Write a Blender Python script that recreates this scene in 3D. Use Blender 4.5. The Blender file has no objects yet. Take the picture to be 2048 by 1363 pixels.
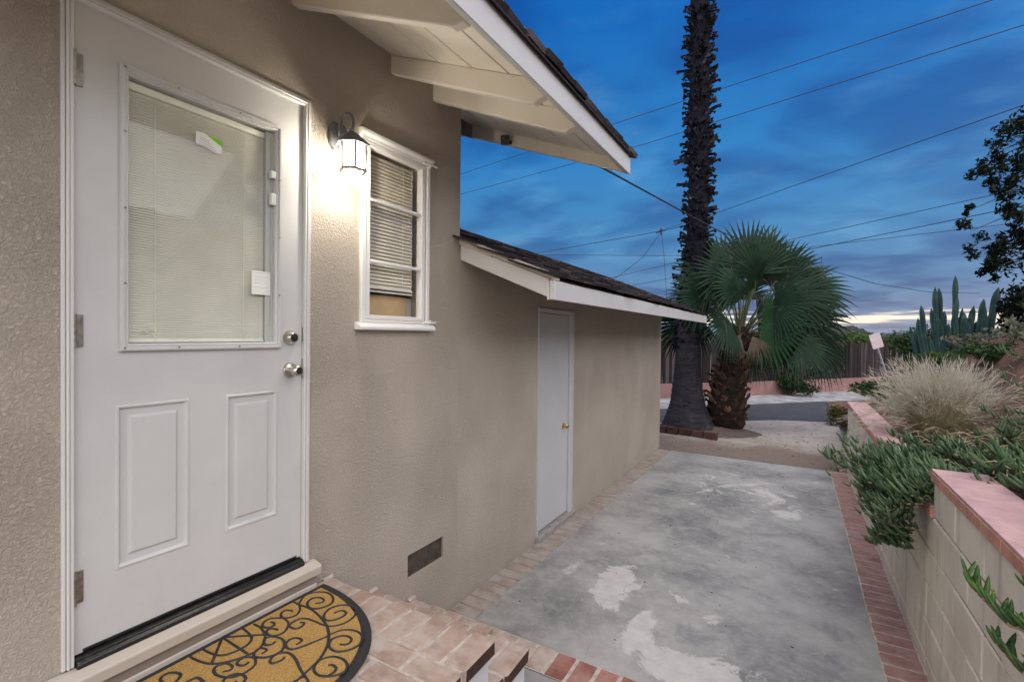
import bpy, bmesh, math, random
import numpy as np
from mathutils import Vector, Matrix

# ------------------------------------------------------------------ camera, sky, sun, exposure
S = bpy.context.scene
cam = bpy.data.cameras.new("camera")
cam.sensor_width = 36.0
cam.lens = 16.985
cam.clip_start = 0.05
cam.clip_end = 20000
co = bpy.data.objects.new("camera", cam)
S.collection.objects.link(co)
_R = (0.8619, 0.5069, 0.0117); _U = (-0.0172, 0.0061, 0.9998); _F = (-0.5067, 0.8620, -0.0139)
co.matrix_world = Matrix(((_R[0], _U[0], -_F[0], 1.915), (_R[1], _U[1], -_F[1], 0.0),
                          (_R[2], _U[2], -_F[2], 1.78), (0, 0, 0, 1)))
S.camera = co

SUN_EL, SUN_ROT = math.radians(40), math.radians(105)
world = bpy.data.worlds.new("World")
S.world = world
world.use_nodes = True


def build_world():
    nt = world.node_tree
    nt.nodes.clear()
    N, L = nt.nodes.new, nt.links.new
    out = N("ShaderNodeOutputWorld")
    tc = N("ShaderNodeTexCoord")
    sep = N("ShaderNodeSeparateXYZ"); L(tc.outputs["Generated"], sep.inputs[0])
    ramp = N("ShaderNodeValToRGB"); L(sep.outputs["Z"], ramp.inputs[0])
    cr = ramp.color_ramp
    pts = [(0.0, (.118, .160, .235)), (0.045, (.078, .122, .208)), (0.10, (.048, .120, .230)), (0.20, (.028, .120, .255)),
           (0.34, (.011, .104, .268)), (0.55, (.0015, .067, .245)), (1.0, (.001, .054, .225))]
    cr.elements[0].position, cr.elements[0].color = pts[0][0], (*pts[0][1], 1)
    cr.elements[1].position, cr.elements[1].color = pts[-1][0], (*pts[-1][1], 1)
    for p, c in pts[1:-1]:
        e = cr.elements.new(p); e.color = (*c, 1)
    # cloud layer: project the direction on a plane overhead
    zz = N("ShaderNodeMath"); zz.operation = 'ADD'; zz.inputs[1].default_value = 0.16; L(sep.outputs["Z"], zz.inputs[0])
    dv = N("ShaderNodeVectorMath"); dv.operation = 'DIVIDE'; L(tc.outputs["Generated"], dv.inputs[0])
    cmb = N("ShaderNodeCombineXYZ")
    for i in range(3):
        L(zz.outputs[0], cmb.inputs[i])
    L(cmb.outputs[0], dv.inputs[1])
    mp = N("ShaderNodeMapping"); L(dv.outputs[0], mp.inputs[0])
    mp.inputs["Rotation"].default_value = (0, 0, math.radians(-32)); mp.inputs["Scale"].default_value = (0.95, 1.25, 1.0)
    n1 = N("ShaderNodeTexNoise"); L(mp.outputs[0], n1.inputs["Vector"])
    n1.inputs["Scale"].default_value = 2.1; n1.inputs["Detail"].default_value = 7; n1.inputs["Roughness"].default_value = .45
    n1.inputs["Distortion"].default_value = .35
    r1 = N("ShaderNodeMapRange"); L(n1.outputs[0], r1.inputs[0]); r1.interpolation_type = 'SMOOTHSTEP'
    r1.inputs[1].default_value = .40; r1.inputs[2].default_value = .66
    mul = N("ShaderNodeMix"); mul.data_type = 'RGBA'; mul.blend_type = 'MULTIPLY'
    L(r1.outputs[0], mul.inputs[0]); L(ramp.outputs[0], mul.inputs[6]); mul.inputs[7].default_value = (.48, .58, .73, 1)
    # thin pale veils
    n2 = N("ShaderNodeTexNoise"); L(mp.outputs[0], n2.inputs["Vector"])
    n2.inputs["Scale"].default_value = 2.6; n2.inputs["Detail"].default_value = 6; n2.inputs["Roughness"].default_value = .5
    r2 = N("ShaderNodeMapRange"); L(n2.outputs[0], r2.inputs[0]); r2.interpolation_type = 'SMOOTHSTEP'
    r2.inputs[1].default_value = .50; r2.inputs[2].default_value = .78; r2.inputs[4].default_value = .55
    veil = N("ShaderNodeMix"); veil.data_type = 'RGBA'; veil.blend_type = 'ADD'
    L(r2.outputs[0], veil.inputs[0]); L(mul.outputs[2], veil.inputs[6]); veil.inputs[7].default_value = (.045, .085, .095, 1)
    # bright gap under the cloud deck along the horizon
    zn = N("ShaderNodeTexNoise"); L(tc.outputs["Generated"], zn.inputs["Vector"])
    zn.inputs["Scale"].default_value = 6; zn.inputs["Detail"].default_value = 4
    zs = N("ShaderNodeMapping"); L(tc.outputs["Generated"], zs.inputs[0]); zs.inputs["Scale"].default_value = (1.6, 1.6, 34)
    L(zs.outputs[0], zn.inputs["Vector"])
    zn2 = N("ShaderNodeMapRange"); L(zn.outputs[0], zn2.inputs[0]); zn2.inputs[1].default_value = .3; zn2.inputs[2].default_value = .7
    zn2.inputs[3].default_value = -.012; zn2.inputs[4].default_value = .012
    za = N("ShaderNodeMath"); za.operation = 'ADD'; L(sep.outputs["Z"], za.inputs[0]); L(zn2.outputs[0], za.inputs[1])
    band = N("ShaderNodeValToRGB"); L(za.outputs[0], band.inputs[0])
    b = band.color_ramp
    b.elements[0].position, b.elements[0].color = 0.012, (.06, .06, .06, 1)
    b.elements[1].position, b.elements[1].color = 0.047, (0, 0, 0, 1)
    for p, v in ((.021, .10), (.028, .9), (.036, 1.0), (.041, .08)):
        e = b.elements.new(p); e.color = (v, v, v, 1)
    glow = N("ShaderNodeMix"); glow.data_type = 'RGBA'
    L(band.outputs[0], glow.inputs[0]); L(veil.outputs[2], glow.inputs[6]); glow.inputs[7].default_value = (.56, .50, .41, 1)
    bg1 = N("ShaderNodeBackground"); L(glow.outputs[2], bg1.inputs[0]); bg1.inputs[1].default_value = 0.86
    sky = N("ShaderNodeTexSky"); sky.sky_type = 'NISHITA'; sky.sun_disc = False
    sky.sun_elevation = math.radians(1); sky.sun_rotation = math.radians(40)
    bg2 = N("ShaderNodeBackground"); L(sky.outputs[0], bg2.inputs[0]); bg2.inputs[1].default_value = 0.008
    ad = N("ShaderNodeAddShader"); L(bg1.outputs[0], ad.inputs[0]); L(bg2.outputs[0], ad.inputs[1])
    L(ad.outputs[0], out.inputs[0])


build_world()
sd = bpy.data.lights.new("dusk_fill", 'SUN'); sd.energy = 3.3; sd.angle = math.radians(150); sd.color = (1.0, .92, .82)  # very wide lamp added as all-round dusk fill; nothing in the sky matches it
so = bpy.data.objects.new("dusk_fill", sd); S.collection.objects.link(so)
_d = Vector((.50, -.66, .48)).normalized()
so.rotation_euler = _d.to_track_quat('Z', 'Y').to_euler()
so.location = (6, -4, 9)
S.view_settings.view_transform = 'Standard'
S.view_settings.look = 'None'
S.view_settings.exposure = 1.25
S.view_settings.gamma = 1.0
S.view_settings.use_curve_mapping = False
LAMP_POWER = 5.8

# ------------------------------------------------------------------ helpers
rng = random.Random(11)
nr = np.random.default_rng(5)
COL = S.collection
ORG = {}
PI = math.pi


def V(*a):
    return Vector(a if len(a) == 3 else a[0])


def place(o, parent=None, loc=(0, 0, 0)):
    COL.objects.link(o)
    loc = Vector(loc)
    ORG[o.name] = loc
    if parent is not None:
        o.parent = parent
        o.location = loc - ORG[parent.name]
    else:
        o.location = loc
    return o


def tag(o, label=None, cat=None, group=None, kind=None):
    for k, v in (('label', label), ('category', cat), ('group', group), ('kind', kind)):
        if v:
            o[k] = v
    return o


def thing(name, label, cat, loc, group=None):
    o = bpy.data.objects.new(name, None)
    o.empty_display_size = .1
    place(o, None, loc)
    return tag(o, label, cat, group)


def inst(name, me, parent, loc, rot=(0, 0, 0), scale=(1, 1, 1)):
    o = bpy.data.objects.new(name, me)
    place(o, parent, loc)
    o.rotation_euler = rot
    o.scale = scale
    return o


def np_mesh(name, verts, faces, mat=None, smooth=False):
    """verts Nx3, faces MxK (K=3 or 4)"""
    verts = np.asarray(verts, np.float32); faces = np.asarray(faces, np.int32)
    me = bpy.data.meshes.new(name)
    me.vertices.add(len(verts)); me.vertices.foreach_set('co', verts.ravel())
    k = faces.shape[1]
    me.loops.add(faces.size); me.loops.foreach_set('vertex_index', faces.ravel())
    me.polygons.add(len(faces))
    me.polygons.foreach_set('loop_start', np.arange(0, faces.size, k, dtype=np.int32))
    me.polygons.foreach_set('loop_total', np.full(len(faces), k, np.int32))
    if smooth:
        me.polygons.foreach_set('use_smooth', np.ones(len(faces), bool))
    me.update(calc_edges=True)
    if mat:
        me.materials.append(mat)
    return me


class MB:
    def __init__(self):
        self.v = []; self.f = []

    def add(self, vs, fs):
        b = len(self.v)
        self.v += [tuple(p) for p in vs]
        self.f += [tuple(i + b for i in f) for f in fs]
        return self

    def box(self, x0, x1, y0, y1, z0, z1):
        return self.add([(x0, y0, z0), (x1, y0, z0), (x1, y1, z0), (x0, y1, z0), (x0, y0, z1), (x1, y0, z1), (x1, y1, z1), (x0, y1, z1)],
                        [(0, 3, 2, 1), (4, 5, 6, 7), (0, 1, 5, 4), (1, 2, 6, 5), (2, 3, 7, 6), (3, 0, 4, 7)])

    def hexa(self, p):
        return self.add(p, [(0, 3, 2, 1), (4, 5, 6, 7), (0, 1, 5, 4), (1, 2, 6, 5), (2, 3, 7, 6), (3, 0, 4, 7)])

    def prism(self, poly, axis, a, b):
        """extrude polygon (2-tuples) along axis 'x','y','z' from a to b"""
        n = len(poly)
        def p3(p, t):
            return {'x': (t, p[0], p[1]), 'y': (p[0], t, p[1]), 'z': (p[0], p[1], t)}[axis]
        vs = [p3(p, a) for p in poly] + [p3(p, b) for p in poly]
        fs = [tuple(range(n)), tuple(range(2 * n - 1, n - 1, -1))]
        fs += [(i, i + n, (i + 1) % n + n, (i + 1) % n) for i in range(n)]
        return self.add(vs, fs)

    def tube(self, pts, rad, n=8, cap=True, flat=1.0):
        pts = [Vector(p) for p in pts]
        rad = rad if isinstance(rad, (list, tuple)) else [rad] * len(pts)
        rings = []
        up = Vector((0, 0, 1))
        prev = None
        for i, p in enumerate(pts):
            d = (pts[min(i + 1, len(pts) - 1)] - pts[max(i - 1, 0)]).normalized()
            if prev is None:
                a = d.cross(up)
                if a.length < .05:
                    a = d.cross(Vector((1, 0, 0)))
            else:
                a = prev - d * prev.dot(d)
            a.normalize(); prev = a
            c = d.cross(a)
            rings.append([p + (a * math.cos(t) + c * math.sin(t) * flat) * rad[i] for t in (2 * PI * k / n for k in range(n))])
        vs = [q for r in rings for q in r]
        fs = []
        for i in range(len(pts) - 1):
            for k in range(n):
                fs.append((i * n + k, i * n + (k + 1) % n, (i + 1) * n + (k + 1) % n, (i + 1) * n + k))
        if cap:
            fs.append(tuple(range(n - 1, -1, -1)))
            m = (len(pts) - 1) * n
            fs.append(tuple(m + k for k in range(n)))
        return self.add(vs, fs)

    def lathe(self, origin, axis, prof, n=24):
        """prof list of (t along axis, radius)"""
        o = Vector(origin); ax = Vector(axis).normalized()
        a = ax.orthogonal().normalized(); b = ax.cross(a)
        vs = []
        for t, r in prof:
            for k in range(n):
                th = 2 * PI * k / n
                vs.append(o + ax * t + (a * math.cos(th) + b * math.sin(th)) * max(r, 1e-4))
        fs = []
        for i in range(len(prof) - 1):
            for k in range(n):
                fs.append((i * n + k, i * n + (k + 1) % n, (i + 1) * n + (k + 1) % n, (i + 1) * n + k))
        fs.append(tuple(range(n - 1, -1, -1)))
        m = (len(prof) - 1) * n
        fs.append(tuple(m + k for k in range(n)))
        return self.add(vs, fs)

    def holed(self, y0, y1, z0, z1, holes, x, xb):
        """wall slab in the plane x (front) .. xb (back) with rectangular holes (ya,yb,za,zb)"""
        ys = sorted({y0, y1, *[h[0] for h in holes], *[h[1] for h in holes]})
        zs = sorted({z0, z1, *[h[2] for h in holes], *[h[3] for h in holes]})
        ys = [y for y in ys if y0 <= y <= y1]; zs = [z for z in zs if z0 <= z <= z1]
        def solid(i, j):
            if not (0 <= i < len(ys) - 1 and 0 <= j < len(zs) - 1):
                return False
            cy, cz = (ys[i] + ys[i + 1]) / 2, (zs[j] + zs[j + 1]) / 2
            return not any(h[0] < cy < h[1] and h[2] < cz < h[3] for h in holes)
        idx = {}
        vs, fs = [], []
        def vid(i, j, s):
            if (i, j, s) not in idx:
                idx[(i, j, s)] = len(vs)
                vs.append((x if s == 0 else xb, ys[i], zs[j]))
            return idx[(i, j, s)]
        for i in range(len(ys) - 1):
            for j in range(len(zs) - 1):
                if not solid(i, j):
                    continue
                c = [(i, j), (i + 1, j), (i + 1, j + 1), (i, j + 1)]
                fs.append(tuple(vid(a, b, 0) for a, b in c))
                fs.append(tuple(vid(a, b, 1) for a, b in reversed(c)))
                for (a, b), (di, dj) in zip(zip(c, c[1:] + c[:1]), ((0, -1), (1, 0), (0, 1), (-1, 0))):
                    if not solid(i + di, j + dj):
                        fs.append((vid(*a, 0), vid(*a, 1), vid(*b, 1), vid(*b, 0)))
        return self.add(vs, fs)

    def mesh(self, name, mat, bevel=0, seg=1, smooth=False, jitter=0, org=(0, 0, 0)):
        bm = bmesh.new()
        ox, oy, oz = org
        vv = [bm.verts.new((p[0] - ox, p[1] - oy, p[2] - oz)) for p in self.v]
        for f in self.f:
            try:
                bm.faces.new([vv[i] for i in f])
            except ValueError:
                pass
        bmesh.ops.recalc_face_normals(bm, faces=bm.faces)
        if bevel:
            es = [e for e in bm.edges if len(e.link_faces) == 2 and e.calc_face_angle(0) > .5]
            bmesh.ops.bevel(bm, geom=es, offset=bevel, segments=seg, affect='EDGES', profile=.6, clamp_overlap=True)
        if jitter:
            for v in bm.verts:
                v.co += Vector((rng.uniform(-1, 1), rng.uniform(-1, 1), rng.uniform(-1, 1))) * jitter
        me = bpy.data.meshes.new(name)
        bm.to_mesh(me); bm.free()
        if smooth:
            for p in me.polygons:
                p.use_smooth = True
            if smooth == 'auto':
                me.set_sharp_from_angle(angle=math.radians(38))
        if mat:
            me.materials.append(mat)
        return me

    def build(self, name, mat, parent=None, org=None, **kw):
        if org is None:
            org = ORG[parent.name] if parent is not None else (0, 0, 0)
        me = self.mesh(name, mat, org=org, **kw)
        return inst(name, me, parent, org)


# ------------------------------------------------------------------ materials
def newmat(name):
    m = bpy.data.materials.new(name)
    m.use_nodes = True
    nt = m.node_tree
    return m, nt, nt.nodes["Principled BSDF"]


def lk(nt, a, b):
    nt.links.new(a, b)


def noise(nt, vec, scale, detail=4, rough=.5, dist=0):
    n = nt.nodes.new("ShaderNodeTexNoise")
    n.inputs["Scale"].default_value = scale; n.inputs["Detail"].default_value = detail
    n.inputs["Roughness"].default_value = rough; n.inputs["Distortion"].default_value = dist
    if vec is not None:
        lk(nt, vec, n.inputs["Vector"])
    return n.outputs[0]


def rmap(nt, val, a, b, c=0, d=1, smooth=True):
    n = nt.nodes.new("ShaderNodeMapRange")
    n.interpolation_type = 'SMOOTHSTEP' if smooth else 'LINEAR'
    lk(nt, val, n.inputs[0])
    for i, x in enumerate((a, b, c, d)):
        n.inputs[1 + i].default_value = x
    return n.outputs[0]


def mixc(nt, fac, a, b, mode='MIX'):
    n = nt.nodes.new("ShaderNodeMix"); n.data_type = 'RGBA'; n.blend_type = mode
    for sock, val in ((n.inputs[0], fac), (n.inputs[6], a), (n.inputs[7], b)):
        if isinstance(val, (int, float)):
            sock.default_value = val
        elif isinstance(val, tuple):
            sock.default_value = (*val, 1) if len(val) == 3 else val
        else:
            lk(nt, val, sock)
    return n.outputs[2]


def math2(nt, op, a, b):
    n = nt.nodes.new("ShaderNodeMath"); n.operation = op
    for i, val in enumerate((a, b)):
        if isinstance(val, (int, float)):
            n.inputs[i].default_value = val
        else:
            lk(nt, val, n.inputs[i])
    return n.outputs[0]


def bumpn(nt, h, strength, dist, bs, prev=None):
    n = nt.nodes.new("ShaderNodeBump")
    n.inputs["Strength"].default_value = strength; n.inputs["Distance"].default_value = dist
    lk(nt, h, n.inputs["Height"])
    if prev is not None:
        lk(nt, prev, n.inputs["Normal"])
    if bs is not None:
        lk(nt, n.outputs[0], bs.inputs["Normal"])
    return n.outputs[0]


def ocoord(nt):
    n = nt.nodes.new("ShaderNodeTexCoord")
    return n.outputs["Object"]


def orand(nt):
    n = nt.nodes.new("ShaderNodeObjectInfo")
    return n.outputs["Random"]


def setb(bs, rough=.6, metal=0, spec=.5):
    bs.inputs["Roughness"].default_value = rough
    bs.inputs["Metallic"].default_value = metal
    bs.inputs["Specular IOR Level"].default_value = spec


def plain(name, col, rough=.5, metal=0, spec=.5, var=.12, vscale=9, bump=0, bscale=60, bdist=.002, objvar=0):
    m, nt, bs = newmat(name)
    setb(bs, rough, metal, spec)
    oc = ocoord(nt)
    lo = tuple(c * (1 - var) for c in col); hi = tuple(min(1, c * (1 + var)) for c in col)
    c = mixc(nt, rmap(nt, noise(nt, oc, vscale, 5, .6), .3, .7), lo, hi)
    if objvar:
        r = orand(nt)
        c = mixc(nt, rmap(nt, r, 0, 1, 0, 1, False), mixc(nt, 1.0, c, (1 - objvar,) * 3, 'MULTIPLY'), mixc(nt, 1.0, c, (1 + objvar,) * 3, 'MULTIPLY'))
    lk(nt, c, bs.inputs["Base Color"])
    if bump:
        bumpn(nt, noise(nt, oc, bscale, 5, .6), bump, bdist, bs)
    return m


def mat_stucco():
    m, nt, bs = newmat("taupe_stucco")
    setb(bs, .48, 0, .5)
    oc = ocoord(nt)
    big = noise(nt, oc, 1.1, 5, .55)
    c = mixc(nt, rmap(nt, big, .3, .7), (.455, .395, .330), (.515, .455, .385))
    fine = noise(nt, oc, 84, 5, .6, 1.2)
    c = mixc(nt, rmap(nt, fine, .35, .6, .2, 0), c, (.31, .268, .230))
    streak = nt.nodes.new("ShaderNodeMapping"); lk(nt, oc, streak.inputs[0]); streak.inputs["Scale"].default_value = (6, 6, .5)
    c = mixc(nt, rmap(nt, noise(nt, streak.outputs[0], 1.2, 4), .52, .75, 0, .18), c, (.55, .50, .45))
    lk(nt, c, bs.inputs["Base Color"])
    amp = rmap(nt, noise(nt, oc, 1.7, 3), .35, .65, .45, 1.0)
    h = math2(nt, 'MULTIPLY', rmap(nt, fine, .32, .68), amp)
    b1 = bumpn(nt, h, .8, .0075, None)
    bumpn(nt, noise(nt, oc, 14, 3, .5), .25, .01, bs, b1)
    return m


def mat_paint(name, col, rough=.35, chips=0, bump=.12):
    m, nt, bs = newmat(name)
    setb(bs, rough, 0, .5)
    oc = ocoord(nt)
    c = mixc(nt, rmap(nt, noise(nt, oc, 3.2, 6, .6), .3, .75), tuple(x * .93 for x in col), col)
    c = mixc(nt, rmap(nt, noise(nt, oc, 23, 4, .7), .62, .74, 0, .13), c, tuple(x * .72 for x in col))
    if chips:
        c = mixc(nt, rmap(nt, noise(nt, oc, 30, 6, .7), .66, .69, 0, chips), c, (.20, .15, .11))
    sm = nt.nodes.new('ShaderNodeMapping'); lk(nt, oc, sm.inputs[0]); sm.inputs['Scale'].default_value = (3, 3, 1.1)
    c = mixc(nt, rmap(nt, noise(nt, sm.outputs[0], 2.4, 7, .7, .4), .50, .74, 0, .14), c, tuple(x * .70 for x in col))
    lk(nt, c, bs.inputs["Base Color"])
    bumpn(nt, noise(nt, oc, 40, 5, .6), bump, .002, bs)
    return m


def mat_brick(name, lo, hi, dust, dustamt):
    m, nt, bs = newmat(name)
    setb(bs, .8, 0, .25)
    oc = ocoord(nt)
    add = nt.nodes.new("ShaderNodeVectorMath"); add.operation = 'ADD'
    lk(nt, oc, add.inputs[0])
    r = orand(nt)
    cmb = nt.nodes.new("ShaderNodeCombineXYZ")
    rr = math2(nt, 'MULTIPLY', r, 37.0)
    lk(nt, rr, cmb.inputs[0]); lk(nt, rr, cmb.inputs[1])
    lk(nt, cmb.outputs[0], add.inputs[1])
    v = add.outputs[0]
    c = mixc(nt, r, lo, hi)
    c = mixc(nt, rmap(nt, noise(nt, v, 9, 6, .65), .35, .7, 0, .75), c, tuple(x * .62 for x in lo))
    c = mixc(nt, rmap(nt, noise(nt, v, 6, 6, .7), .38, .66, 0, dustamt), c, dust)
    c = mixc(nt, rmap(nt, noise(nt, v, 85, 4, .7), .6, .75, 0, .5), c, dust)
    lk(nt, c, bs.inputs["Base Color"])
    b1 = bumpn(nt, noise(nt, v, 120, 4, .7), .5, .002, None)
    bumpn(nt, noise(nt, v, 18, 5, .6), .6, .006, bs, b1)
    return m


def mat_concrete():
    """patio: grey skim with worn-through pale patches, guided by the mesh attribute 'wear'"""
    m, nt, bs = newmat("stained_concrete")
    oc = ocoord(nt)
    at = nt.nodes.new("ShaderNodeAttribute"); at.attribute_name = "wear"
    n1 = noise(nt, oc, 2.6, 12, .74, .7)
    n2 = noise(nt, oc, 1.3, 6, .6)
    n3 = noise(nt, oc, 11, 6, .65)
    base = mixc(nt, rmap(nt, n2, .32, .68), (.170, .172, .167), (.375, .368, .347))
    base = mixc(nt, rmap(nt, n3, .4, .75, 0, .5), base, (.42, .415, .40))
    s = math2(nt, 'ADD', at.outputs["Fac"], math2(nt, 'MULTIPLY', math2(nt, 'SUBTRACT', n1, .5), 1.9))
    worn = rmap(nt, s, .40, .485)
    pale = mixc(nt, rmap(nt, n3, .3, .7), (.44, .43, .41), (.53, .515, .49))
    c = mixc(nt, math2(nt, 'MULTIPLY', worn, .9), base, pale)
    dark = rmap(nt, s, .04, -.24)
    c = mixc(nt, math2(nt, 'MULTIPLY', dark, .55), c, (.135, .145, .155))
    c = mixc(nt, rmap(nt, noise(nt, oc, 130, 3, .6), .58, .78, 0, .45), c, (.15, .14, .13))
    c = mixc(nt, rmap(nt, noise(nt, oc, 34, 6, .75, .5), .50, .72, 0, .45), c, (.45, .44, .42))
    vo = nt.nodes.new('ShaderNodeTexVoronoi'); vo.feature = 'DISTANCE_TO_EDGE'; vo.inputs['Scale'].default_value = .55
    wv = nt.nodes.new('ShaderNodeVectorMath'); wv.operation = 'ADD'; lk(nt, oc, wv.inputs[0])
    nz = nt.nodes.new('ShaderNodeTexNoise'); nz.inputs['Scale'].default_value = 2.2; nz.inputs['Detail'].default_value = 6; lk(nt, oc, nz.inputs['Vector'])
    lk(nt, nz.outputs['Color'], wv.inputs[1]); lk(nt, wv.outputs[0], vo.inputs['Vector'])
    c = mixc(nt, rmap(nt, vo.outputs['Distance'], .0, .004, .35, 0), c, (.09, .085, .08))
    lk(nt, c, bs.inputs["Base Color"])
    ro = rmap(nt, worn, 0, 1, .55, .82, False)
    lk(nt, ro, bs.inputs["Roughness"])
    bs.inputs["Specular IOR Level"].default_value = .35
    b1 = bumpn(nt, noise(nt, oc, 90, 4, .6), .25, .002, None)
    bumpn(nt, worn, .35, .002, bs, b1)
    return m


def mat_soil(name, a, b, c_, bscale=40, bd=.02):
    m, nt, bs = newmat(name)
    setb(bs, .95, 0, .15)
    oc = ocoord(nt)
    c = mixc(nt, rmap(nt, noise(nt, oc, 1.4, 7, .65), .3, .7), a, b)
    c = mixc(nt, rmap(nt, noise(nt, oc, 24, 6, .7), .5, .72, 0, .7), c, c_)
    lk(nt, c, bs.inputs["Base Color"])
    b1 = bumpn(nt, noise(nt, oc, bscale, 6, .7), .7, bd, None)
    bumpn(nt, noise(nt, oc, 5, 5, .6), .5, .05, bs, b1)
    return m


def mat_leaf(name, cols, rough=.45, scale=5, objv=True, trans=.25):
    m, nt, bs = newmat(name)
    setb(bs, rough, 0, .14)
    oc = ocoord(nt)
    c = mixc(nt, rmap(nt, noise(nt, oc, scale, 4, .7), .32, .68), cols[0], cols[1])
    if len(cols) > 2:
        c = mixc(nt, rmap(nt, noise(nt, oc, scale * 2.7, 3, .7), .58, .72), c, cols[2])
    if objv:
        c = mixc(nt, orand(nt), mixc(nt, 1.0, c, (.72, .74, .78), 'MULTIPLY'), mixc(nt, 1.0, c, (1.25, 1.22, 1.1), 'MULTIPLY'))
    lk(nt, c, bs.inputs["Base Color"])
    if trans:
        tr = nt.nodes.new("ShaderNodeBsdfTranslucent"); lk(nt, c, tr.inputs[0])
        mx = nt.nodes.new("ShaderNodeMixShader"); mx.inputs[0].default_value = trans
        lk(nt, bs.outputs[0], mx.inputs[1]); lk(nt, tr.outputs[0], mx.inputs[2])
        lk(nt, mx.outputs[0], nt.nodes["Material Output"].inputs[0])
    return m


def mat_glass(name, refl=1.0, tint=(1, 1, 1)):
    m, nt, bs = newmat(name)
    nt.nodes.remove(bs)
    t = nt.nodes.new("ShaderNodeBsdfTransparent"); t.inputs[0].default_value = (*tint, 1)
    g = nt.nodes.new("ShaderNodeBsdfGlossy"); g.inputs["Roughness"].default_value = .02
    fr = nt.nodes.new("ShaderNodeLayerWeight"); fr.inputs[0].default_value = .5
    sch = math2(nt, 'ADD', math2(nt, 'MULTIPLY', math2(nt, 'POWER', fr.outputs["Facing"], 5.0), .93), .07)
    mx = nt.nodes.new("ShaderNodeMixShader")
    lk(nt, math2(nt, 'MULTIPLY', sch, refl), mx.inputs[0])
    lk(nt, t.outputs[0], mx.inputs[1]); lk(nt, g.outputs[0], mx.inputs[2])
    lk(nt, mx.outputs[0], nt.nodes["Material Output"].inputs[0])
    return m


def mat_lanternglass():
    m, nt, bs = newmat("seeded_lantern_glass")
    nt.nodes.remove(bs)
    t = nt.nodes.new("ShaderNodeBsdfTransparent")
    d = nt.nodes.new("ShaderNodeBsdfTranslucent"); d.inputs[0].default_value = (.9, .9, .88, 1)
    mx = nt.nodes.new("ShaderNodeMixShader"); mx.inputs[0].default_value = .40
    lk(nt, t.outputs[0], mx.inputs[1]); lk(nt, d.outputs[0], mx.inputs[2])
    lk(nt, mx.outputs[0], nt.nodes["Material Output"].inputs[0])
    return m


def mat_emit(name, col, st):
    m, nt, bs = newmat(name)
    bs.inputs["Base Color"].default_value = (.9, .9, .9, 1)
    bs.inputs["Emission Color"].default_value = (*col, 1)
    bs.inputs["Emission Strength"].default_value = st
    return m


def mat_wood(name, lo, hi, scale=(30, 30, 1.5), objvar=True, rough=.85):
    m, nt, bs = newmat(name)
    setb(bs, rough, 0, .2)
    oc = ocoord(nt)
    mp = nt.nodes.new("ShaderNodeMapping"); lk(nt, oc, mp.inputs[0]); mp.inputs["Scale"].default_value = scale
    n = noise(nt, mp.outputs[0], 1.0, 6, .65, .5)
    c = mixc(nt, rmap(nt, n, .3, .7), lo, hi)
    if objvar:
        c = mixc(nt, rmap(nt, orand(nt), 0, 1, 0, .75, False), c, tuple(x * .42 for x in lo))
        r3 = nt.nodes.new("ShaderNodeMath"); r3.operation = 'FRACT'
        lk(nt, math2(nt, 'MULTIPLY', orand(nt), 17.3), r3.inputs[0])
        c = mixc(nt, rmap(nt, r3.outputs[0], .84, .97, 0, .65), c, tuple(min(1, x * 2.3) for x in hi))
    lk(nt, c, bs.inputs["Base Color"])
    bumpn(nt, n, .6, .006, bs)
    return m


def mat_coir():
    m, nt, bs = newmat("coir_fibre")
    setb(bs, .95, 0, .1)
    oc = ocoord(nt)
    n = noise(nt, oc, 190, 5, .75, .6)
    c = mixc(nt, rmap(nt, n, .35, .65), (.33, .185, .055), (.66, .42, .15))
    c = mixc(nt, rmap(nt, noise(nt, oc, 26, 4, .7), .58, .72, 0, .45), c, (.27, .14, .04))
    lk(nt, c, bs.inputs["Base Color"])
    bumpn(nt, n, 1.0, .006, bs)
    return m


STUCCO = mat_stucco()
WHITE = mat_paint("white_gloss_paint", (.68, .68, .665), .33)
DOORW = mat_paint("white_door_paint", (.60, .598, .592), .30, bump=.05)
TRIMW = mat_paint("white_trim_paint", (.80, .79, .77), .38, chips=.0, bump=.3)
CREAM = mat_paint("cream_eave_paint", (.80, .745, .65), .5, chips=.22, bump=.35)
FASC = mat_paint("white_fascia_paint", (.56, .55, .55), .45, chips=.10, bump=.25)
SILLP = mat_paint("beige_sill_paint", (.56, .50, .43), .5, chips=.2, bump=.4)
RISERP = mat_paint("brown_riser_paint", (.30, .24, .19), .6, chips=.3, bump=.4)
SHEDW = mat_paint("shed_door_paint", (.52, .525, .54), .42, bump=.25)
BLACKRUB = plain("black_threshold_rubber", (.012, .012, .013), .28, 0, .5, .4, 30, .5, 60, .003)
DARKSEAL = plain("dark_weatherseal", (.02, .02, .02), .6)
NICKEL = plain("satin_nickel", (.58, .55, .49), .28, 1, .5, .06)
NICKDK = plain("dark_keyway_metal", (.08, .075, .07), .4, .8)
BRASS = plain("brass", (.55, .40, .16), .3, 1)
HINGE = plain("worn_hinge_metal", (.33, .31, .28), .42, .9, .5, .3, 40)
BLIND = plain("ivory_blind_slat", (.84, .82, .74), .55, 0, .4, .04)
BLINDW = plain("beige_window_slat", (.72, .67, .56), .45, 0, .4, .04)
CORD = plain("blind_cord", (.78, .75, .66), .8)
GLASS = mat_glass("clear_pane", .7)
GLASSD = mat_glass("door_pane", .6, (.97, .985, .97))
LGLASS = mat_lanternglass()
PEWTER = plain("grey_lantern_metal", (.17, .175, .185), .42, .4, .5, .2, 25, .2)
LFRAME = plain("pale_lantern_frame", (.34, .34, .34), .45, .3)
BULB = mat_emit("lit_bulb", (1.0, .95, .86), 20)
CARD = plain("tan_cardboard", (.62, .45, .26), .8, 0, .2, .06)
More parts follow.
